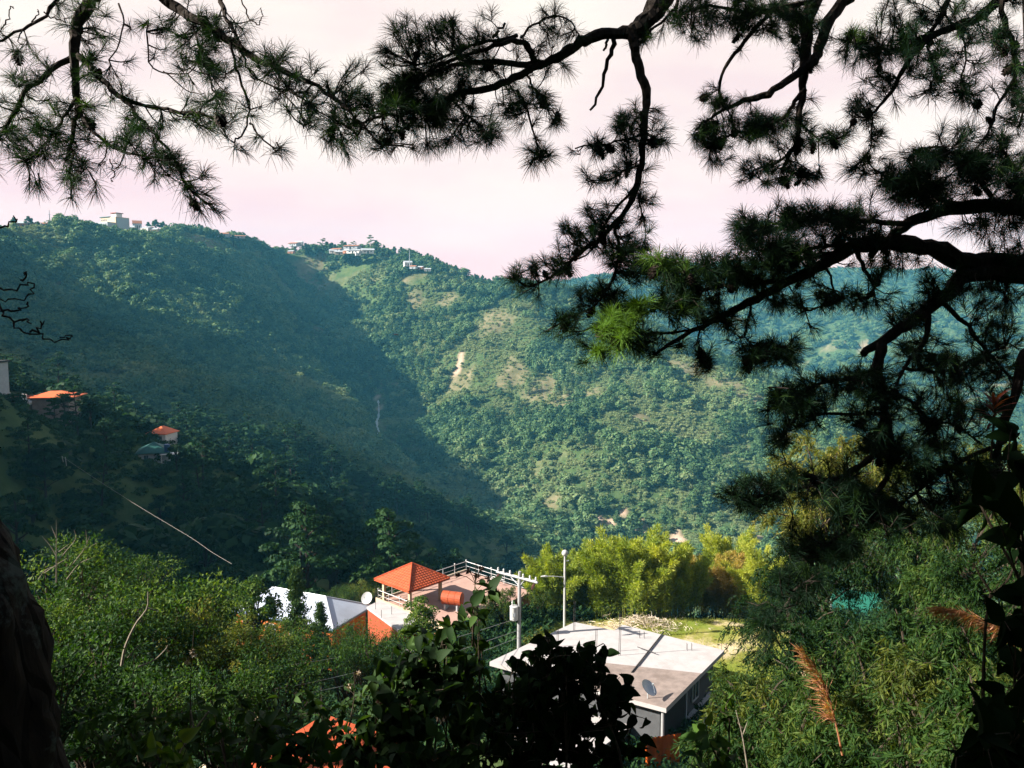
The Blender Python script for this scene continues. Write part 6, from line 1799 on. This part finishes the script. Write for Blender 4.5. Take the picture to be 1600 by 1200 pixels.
L.path([(1337, 386), (1345, 410), (1360, 436), (1362, 459), (1337, 470)], 6.1, 5.9, 4, 1.6, 8)
L.path([(1172, 475), (1168, 500), (1165, 526), (1187, 545), (1215, 550)], 5.7, 5.6, 2, 1.2, 9)
L.path([(1100, 505), (1090, 535), (1100, 560)], 5.5, 5.5, 1.8, 1.1, 4, (8, 22))
L.path([(1290, 410), (1300, 450), (1280, 480), (1250, 490)], 6.0, 5.8, 2, 1.2, 10)
for c in [(1090, 425, 80, 28, 48), (1180, 420, 70, 30, 48), (1250, 400, 60, 25, 30), (1060, 470, 55, 24, 26), (1100, 480, 55, 24, 22), (1030, 415, 24, 16, 9), (1200, 550, 58, 22, 30), (1150, 500, 40, 20, 10), (1100, 565, 22, 14, 6), (1400, 420, 45, 25, 14), (1280, 470, 45, 25, 12), (1010, 530, 40, 22, 12), (1340, 470, 30, 20, 8), (1220, 470, 30, 15, 8)]:
    L.cluster(*c, None, 0.25, 0.42)
for c in [(958, 515, 30, 20, 16), (1000, 480, 28, 14, 7), (1040, 408, 18, 8, 3), (940, 548, 14, 10, 4)]:
    L.cluster(*c, 5.0, 0.18, 0.85)  # sun on these tufts is painted by the bright tint
L.done(0.150, 60, 30)
L = limb()     # R8 and what hangs from it
L.path([(1668, 440), (1560, 425), (1506, 430), (1487, 455), (1450, 481), (1412, 511), (1375, 537), (1350, 553)], 6.4, 5.9, 16, 6, 6)
L.path([(1378, 535), (1371, 575), (1379, 612), (1382, 650), (1375, 687), (1360, 714), (1337, 732), (1307, 747), (1250, 760), (1190, 775), (1140, 770)], 5.9, 5.5, 9, 1.4, 24)
L.path([(1382, 640), (1392, 690), (1392, 725), (1371, 771), (1333, 817), (1287, 858), (1254, 904), (1225, 950), (1200, 985)], 5.9, 5.4, 6, 1.3, 28)
L.path([(1450, 490), (1446, 530), (1412, 575), (1400, 600)], 6.0, 5.8, 5, 2, 10)
L.path([(1377, 610), (1424, 627), (1450, 654), (1487, 661), (1530, 690)], 5.9, 6.0, 3.5, 1.5, 14)
L.path([(1380, 646), (1319, 646), (1255, 650), (1232, 669), (1215, 690)], 5.8, 5.5, 3, 1.2, 14, (8, 28))
L.path([(1376, 575), (1330, 590), (1280, 600), (1240, 620), (1200, 640)], 5.8, 5.5, 3.5, 1.2, 22)
L.path([(1470, 470), (1520, 520), (1560, 570), (1590, 600)], 6.2, 6.2, 4, 1.6, 16)
L.path([(1412, 575), (1470, 580), (1530, 560), (1570, 540)], 6.0, 6.1, 3, 1.4, 14)
L.path([(1640, 520), (1600, 560), (1589, 612), (1570, 661), (1560, 720)], 5.9, 5.8, 10, 5, 8)
L.path([(1570, 690), (1500, 720), (1440, 760), (1400, 800)], 5.8, 5.6, 4, 1.5, 24)
for c in [(1340, 595, 55, 26, 34), (1255, 625, 50, 28, 28), (1360, 640, 40, 40, 24), (1420, 490, 50, 28, 20), (1480, 440, 50, 25, 20), (1450, 640, 60, 40, 30), (1520, 600, 60, 60, 40), (1560, 480, 40, 60, 36), (1450, 550, 50, 30, 22), (1440, 720, 70, 40, 44), (1530, 760, 60, 50, 40), (1300, 770, 60, 30, 34), (1180, 770, 50, 32, 30), (1230, 740, 40, 20, 12), (1250, 900, 40, 40, 22), (1205, 965, 24, 24, 9), (1300, 850, 50, 36, 26), (1350, 790, 50, 35, 30), (1370, 690, 45, 25, 16), (1450, 810, 60, 40, 26), (1220, 620, 28, 16, 10), (1225, 680, 22, 12, 5), (1240, 840, 22, 30, 12), (1570, 400, 35, 40, 20)]:
    L.cluster(*c, None, 0.3, 0.36)
L.done(0.155, 58, 30)
# its crown above the frame
e9, e8 = EPT[-1], EPT[-8]
EP_LIMBS = []
for s, dst in ((e8, (1.0, 6.0, 5.6)), (e8, (2.5, 9.0, 6.2)), (e8, (5.5, 5.0, 6.0)), (e9, (2.0, 6.5, 8.5)), (e9, (5.5, 8.5, 9.0)), (e9, (3.5, 9.5, 9.0)), (e9, (6.5, 5.5, 8.8)), (e9, (0.8, 8.0, 7.4)), (e8, (7.0, 7.5, 6.0))):
    d = np.array(dst, float); EP_LIMBS.append(([s, s * 0.55 + d * 0.45 + np.array((0, 0, 0.3)), d], 0.06))
high_crown(ep, np.random.default_rng(82), EP_LIMBS, 0.26, 34)

# ------------------------------------------------------------------ broad leaves close to the lens
def leaf_mesh(L_, W_, cup=0.2, droop=0.3, heart=True):
    """leaf of 16 faces with midrib fold and curved outline; grows along +y"""
    a = Acc(); n = 7
    f = np.linspace(0, 1, n)
    w = W_ / 2 * np.sin(np.pi * f ** (0.62 if heart else 0.8)) ** 0.85
    w[0] = W_ * 0.04; w[-1] = 0.0005
    y = L_ * f; z = -droop * L_ * f ** 2
    V = np.concatenate([np.stack([-w, y, z + cup * w], -1), np.stack([w * 0, y, z], -1), np.stack([w, y, z + cup * w], -1)])
    F = [(r * n + i, (r + 1) * n + i, (r + 1) * n + i + 1, r * n + i + 1) for r in range(2) for i in range(n - 1)]
    a.add(V, F, 0.5)
    return a
def near_shrub(name, label, root, spec, rg, L_, W_, mat, n_single, cat='shrub', tint=0.4, stems=None, nleaf=900):
    """dark leafy mass: spec lists photo ellipses (cx, cy, rx, ry, n, depth); the largest leaves are objects of their own"""
    t = thing(name, label, cat, root)
    root = np.array(root)
    wood = Acc(); rest = Acc()
    metas = [leaf_mesh(1.0, W_ / L_, 0.25 * s, 0.15 + 0.1 * s) for s in (1, 2, 3)]
    V0 = [np.concatenate(m.V) for m in metas]; F0 = np.concatenate(metas[0].F)
    meshes = {}
    made = []
    for cx, cy, rx, ry, n, dp in spec:
        hub = at(cx, cy + ry * 0.5, dp)
        b = root + np.array((rg.normal() * 0.25, rg.normal() * 0.25, 0))
        P = smooth_path([b, (b * 0.4 + hub * 0.6) + rg.normal(size=3) * 0.1, hub], 8)
        wood.tube(P - root, np.linspace(0.012, 0.005, 8), 5)
        k = 0
        while k < n:
            a_ = rg.uniform(0, 6.28); q = math.sqrt(rg.random())
            e = at(cx + rx * q * math.cos(a_), cy + ry * q * math.sin(a_), dp + rg.normal() * 0.22)
            s = P[-1 - int(rg.integers(0, 3))]
            tw = smooth_path([s, (s + e) / 2 + np.array((0, 0, 0.06)) + rg.normal(size=3) * 0.04, e], 6)
            wood.tube(tw - root, np.linspace(0.004, 0.002, 6), 4, 0.5, False)
            m = int(rg.integers(4, 8))
            for j in range(m):
                p = tw[int(rg.integers(2, 6))]
                made.append((p, unit(rg.normal(size=3) + np.array((0, 0, -0.35))), L_ * rg.uniform(0.6, 1.25)))
            k += m
    order = sorted(range(len(made)), key=lambda i: -made[i][2] / made[i][0][1])
    single = set(order[:n_single])
    lm = []
    for s in range(3):
        a2 = Acc(); a2.add(V0[s], F0, tint); lm.append(a2.mesh('leaf', True))
    for i, (p, d, s) in enumerate(made):
        nrm = unit(np.array((0, -0.5, 0.8)) + rg.normal(size=3) * 0.6)
        x = unit(np.cross(d, nrm)); z = np.cross(x, d)
        M3 = np.stack([x, d, z], 1)
        v = i % 3
        if i in single:
            o = obj('leaf', lm[v], mat, t)
            M = Matrix([[*(M3[r] * s), p[r] - root[r]] for r in range(3)] + [[0, 0, 0, 1]])
            o.matrix_local = M
        else:
            rest.add((V0[v] * s) @ M3.T + p - root, F0, np.clip(tint + rg.normal() * 0.2, 0, 1))
    obj('stem', wood.mesh('stem'), MAT['twig'], t)
    if rest.n: 
        f = obj('foliage', rest.mesh('foliage', True), mat, t); f['kind'] = 'stuff'
    return t
rg = np.random.default_rng(91)
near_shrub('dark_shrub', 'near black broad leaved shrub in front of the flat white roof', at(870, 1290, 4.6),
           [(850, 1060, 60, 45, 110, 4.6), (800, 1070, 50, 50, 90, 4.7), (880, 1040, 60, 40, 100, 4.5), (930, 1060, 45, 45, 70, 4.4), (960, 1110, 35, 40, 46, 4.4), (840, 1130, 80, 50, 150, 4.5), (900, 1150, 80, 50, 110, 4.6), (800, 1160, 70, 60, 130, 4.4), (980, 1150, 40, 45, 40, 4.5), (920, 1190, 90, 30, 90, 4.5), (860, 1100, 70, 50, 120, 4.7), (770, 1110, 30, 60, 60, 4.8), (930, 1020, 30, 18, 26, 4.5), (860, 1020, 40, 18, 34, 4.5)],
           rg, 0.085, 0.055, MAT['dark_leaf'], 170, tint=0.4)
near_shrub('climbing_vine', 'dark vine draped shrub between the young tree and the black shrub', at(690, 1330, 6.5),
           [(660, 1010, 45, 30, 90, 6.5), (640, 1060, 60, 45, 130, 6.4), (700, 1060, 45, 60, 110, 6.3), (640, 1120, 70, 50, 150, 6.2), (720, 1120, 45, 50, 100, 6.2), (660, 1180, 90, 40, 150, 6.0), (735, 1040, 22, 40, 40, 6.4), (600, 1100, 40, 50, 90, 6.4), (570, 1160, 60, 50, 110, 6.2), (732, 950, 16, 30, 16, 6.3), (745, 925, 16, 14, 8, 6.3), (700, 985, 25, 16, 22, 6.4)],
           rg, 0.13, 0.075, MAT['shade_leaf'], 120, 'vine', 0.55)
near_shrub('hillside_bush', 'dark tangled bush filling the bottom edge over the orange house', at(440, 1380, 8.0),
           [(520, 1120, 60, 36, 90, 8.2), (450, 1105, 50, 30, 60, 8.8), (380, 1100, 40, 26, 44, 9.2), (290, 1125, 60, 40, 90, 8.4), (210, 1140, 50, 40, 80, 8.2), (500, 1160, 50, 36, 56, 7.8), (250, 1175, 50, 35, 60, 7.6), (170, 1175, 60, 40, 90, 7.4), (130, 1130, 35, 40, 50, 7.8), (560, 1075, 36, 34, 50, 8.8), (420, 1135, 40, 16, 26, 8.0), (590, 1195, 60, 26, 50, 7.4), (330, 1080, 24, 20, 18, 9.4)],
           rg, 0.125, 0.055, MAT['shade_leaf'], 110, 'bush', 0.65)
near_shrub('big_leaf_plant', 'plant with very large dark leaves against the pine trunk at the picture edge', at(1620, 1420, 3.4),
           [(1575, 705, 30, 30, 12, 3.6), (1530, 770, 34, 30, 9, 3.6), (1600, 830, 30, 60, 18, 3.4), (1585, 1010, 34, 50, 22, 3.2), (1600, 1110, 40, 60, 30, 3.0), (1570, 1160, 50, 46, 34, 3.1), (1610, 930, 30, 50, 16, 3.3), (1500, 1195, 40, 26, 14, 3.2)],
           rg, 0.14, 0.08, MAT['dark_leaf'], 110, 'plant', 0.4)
near_shrub('sapling', 'thin sapling with a few bright leaves at the bottom edge beside the porch', at(1115, 1330, 5.0),
           [(1120, 1150, 40, 50, 34, 5.0), (1100, 1190, 50, 20, 26, 5.0), (1140, 1110, 20, 30, 12, 5.0)],
           rg, 0.10, 0.055, MAT['shrub'], 60, 'sapling', 0.5)
near_shrub('bright_sprout', 'low sprout with bright green leaves beneath the leaning stick', at(290, 1330, 5.5),
           [(265, 1175, 26, 28, 26, 5.5), (285, 1195, 40, 16, 24, 5.5)], rg, 0.12, 0.07, MAT['shrub'], 50, 'plant', 0.75)
near_shrub('leaf_stalk_plant', 'stalks with large leaves hanging over the orange house', at(400, 1360, 5.6),
           [(385, 1165, 60, 30, 30, 5.6), (440, 1180, 60, 26, 44, 5.6), (345, 1130, 26, 30, 12, 5.6), (480, 1150, 50, 36, 50, 5.7), (420, 1135, 40, 20, 26, 5.8)], rg, 0.15, 0.06, MAT['shade_leaf'], 60, 'plant', 0.6)

# tall weeds with dry flower heads
def weed(px, y0, y1, dp, heads, label):
    b, e = at(px, y0, dp), at(px + 6, y1, dp)
    t = thing('tall_weed', label, 'weed', b)
    a = Acc(); P = smooth_path([b, (b + e)/2 + rg.normal(size=3) * 0.03, e], 10) - b
    a.tube(P, np.linspace(0.006, 0.003, 10), 5); obj('stalk', a.mesh('stalk'), MAT['twig'], t)
    for hx, hy in heads:
        h_ = at(hx, hy, dp) - b; s = P[7]
        a = Acc(); a.tube(smooth_path([s, (s + h_)/2 + (0, 0, 0.02), h_], 5), 0.003, 4); st_ = obj('side_stalk', a.mesh('side_stalk'), MAT['twig'], t)
        c = Acc(); n = 26; d = unit(rg.normal(size=(n, 3))); leaves(c, np.repeat(h_[None], n, 0), d, rg.normal(size=(n, 3)), 0.035, 0.014, rg.random(n), 0.1, 0)
        obj('flower_head', c.mesh('flower_head'), MAT['brush'] if py_light else MAT['cone'], st_)
py_light = False
weed(738, 1010, 880, 6.3, [(716, 899), (732, 892), (745, 900), (763, 905), (752, 888)], 'tall dark weed with dry heads in front of the pink terrace')
py_light = True
weed(297, 1140, 985, 7.4, [(300, 1018), (293, 1035), (303, 1024)], 'thin weed stalk with pale seed heads above the leaning stick')
weed(548, 1120, 1050, 7.8, [(546, 1072), (560, 1052)], 'weed with pinkish seed head by the lowest cable')
weed(402, 1190, 1110, 7.0, [(402, 1124)], 'single pale round seed head above the orange house')

# dead sticks
def stick(name, label, paths, dp, r0, r1, mat='dead'):
    o = at(*paths[0][0], dp)
    t = thing(name, label, 'branch', o)
    for k, pts in enumerate(paths):
        a = Acc(); P = smooth_path(np.array([at(x, y, dp + 0.03 * k) for x, y in pts]), 12) - o
        a.tube(P, np.linspace(r0, r1, 12) * (1 if k == 0 else 0.6), 6); obj('stick', a.mesh('stick'), MAT[mat], t)
    return t
stick('forked_dead_stick', 'long pale dead stick forking above the glossy shrubs', [[(190, 1040), (196, 1010), (212, 975), (230, 950), (231, 925)], [(230, 950), (248, 955)], [(200, 1028), (215, 1010), (224, 1004)], [(216, 1042), (240, 1032), (258, 1015), (262, 1008)]], 17, 0.035, 0.012)
stick('leaning_stick', 'pale bare stick leaning across the bottom of the slope', [[(272, 1200), (285, 1170), (305, 1140), (326, 1112)], [(303, 1142), (298, 1110)]], 6.2, 0.014, 0.008)
stick('bare_twigs', 'bleached bare branches poking out of the pale shrub', [[(88, 910), (88, 870), (88, 812)], [(88, 880), (104, 860), (118, 842), (116, 828)], [(88, 868), (78, 852), (66, 838)], [(108, 888), (130, 860), (140, 838)], [(130, 860), (152, 848)], [(70, 895), (92, 880), (112, 868)], [(88, 840), (80, 822)], [(104, 905), (125, 880), (150, 870)], [(92, 862), (108, 850)], [(136, 850), (134, 828)], [(60, 905), (72, 890), (90, 884)]], 28, 0.035, 0.010)
stick('bare_sapling', 'thin grey stem standing over the sapling by the porch', [[(1168, 1200), (1160, 1150), (1150, 1110)], [(1160, 1150), (1168, 1128)]], 9, 0.012, 0.006)

# dry reed plumes
def plume(pts, dp, side, label, L_=0.12, n=300):
    P = smooth_path(np.array([at(x, y, dp) for x, y in pts]), 30); o = P[0]
    t = thing('reed_plume', label, 'reed', o)
    a = Acc(); a.tube(P - o, np.linspace(0.007, 0.002, 30), 5); obj('stalk', a.mesh('stalk'), MAT['reed'], t)
    i = rg.integers(9, 30, n); tan = unit(P[np.minimum(i + 1, 29)] - P[i - 1])
    sv = unit(np.asarray(side, float))
    d = unit(tan * 0.75 + sv * rg.uniform(0.1, 0.9, (n, 1)) + rg.normal(size=(n, 3)) * 0.16)
    c = Acc(); p = P[i] - o + rg.normal(size=(n, 3)) * 0.006
    leaves(c, p, d, rg.normal(size=(n, 3)), L_ * rg.uniform(0.5, 1.3, n) * (1.35 - 0.6 * i / 30), 0.0055, rg.random(n), 0.1, 0.45)
    obj('plume', c.mesh('plume'), MAT['reed'], t)
plume([(1316, 1180), (1308, 1140), (1296, 1095), (1280, 1055), (1256, 1018)], 5.5, (-0.8, 0, -0.5), 'tan reed plume leaning alone before the narrow leaved bushes', 0.12)
plume([(1700, 1010), (1640, 1000), (1590, 992), (1540, 972), (1500, 955), (1466, 950)], 4.2, (0.0, 0, -0.8), 'tan reed plume reaching in from the picture edge', 0.10, 380)
plume([(1720, 975), (1660, 972), (1620, 970), (1585, 972), (1562, 976)], 4.3, (0.0, 0, -0.7), 'short end of a second tan plume at the picture edge', 0.08, 300)
stick('snapped_stalk', 'grey snapped stalk standing among the big dark leaves', [[(1536, 1200), (1536, 1080), (1540, 980), (1548, 925)], [(1548, 925), (1535, 905), (1520, 880)], [(1546, 935), (1575, 905), (1590, 870)]], 3.6, 0.011, 0.005, 'twig')
# reddish bract of an air plant in the pine
def bract():
    o = at(1552, 650, 5.2)
    t = thing('air_plant', 'dark red air plant rosette growing on the pine trunk', 'plant', o)
    st_ = Acc(); st_.tube([(0, 0, -0.28), (0.01, 0, 0.10)], 0.008, 5); obj('stem', st_.mesh('stem'), MAT['twig'], t)
    lm_ = leaf_mesh(0.16, 0.022, 0.3, 0.3, False).mesh('leaf', True)
    for k in range(26):
        an = k * 2.399; el = 0.15 + 0.9 * (k / 26)
        l = obj('leaf', lm_, MAT['bromeliad'], t, (0, 0, -0.06 + 0.006 * k)); l.rotation_euler = (el, 0, an)
bract()
# a bird over the valley
def bird():
    p = at(619, 523, 60)
    t = thing('bird', 'small dark bird flying over the valley', 'bird', p, R(70))
    a = Acc()
    a.tube([(0,-.17,0),(0,-.10,.01),(0,0,.02),(0,.10,.02),(0,.16,.03),(0,.20,.03)], [.012,.035,.05,.04,.032,.006], 8)
    for s in (-1, 1):
        a.add([(s*.03,.06,.03),(s*.18,.09,.08),(s*.36,-.02,.04),(s*.17,-.05,.06),(s*.03,-.06,.03)], [(0,1,3,4),(1,2,3,3)])
    a.add([(-.02,-.15,.0),(.02,-.15,.0),(.06,-.28,0),(-.06,-.28,0)], [(0,1,2,3)])
    obj('body', a.mesh('body', True), MAT['bird'], t)
bird()
# ------------------------------------------------------------------ haze in the valley air
HAZE_TOP = float(GZ.max()) + 30
def haze():
    a = Acc(); a.box((-2700, -90, -260), (2700, 2950, HAZE_TOP))
    m, nt, out = nodes('valley_haze')
    v = N(nt, 'ShaderNodeVolumePrincipled')
    v.inputs['Color'].default_value = (0.14, 0.60, 0.90, 1)
    v.inputs['Density'].default_value = 0.00011
    v.inputs['Anisotropy'].default_value = 0.0
    nt.links.new(v.outputs[0], out.inputs['Volume'])
    o = obj('haze', a.mesh('haze'), m, kind='stuff')
    return o
haze()
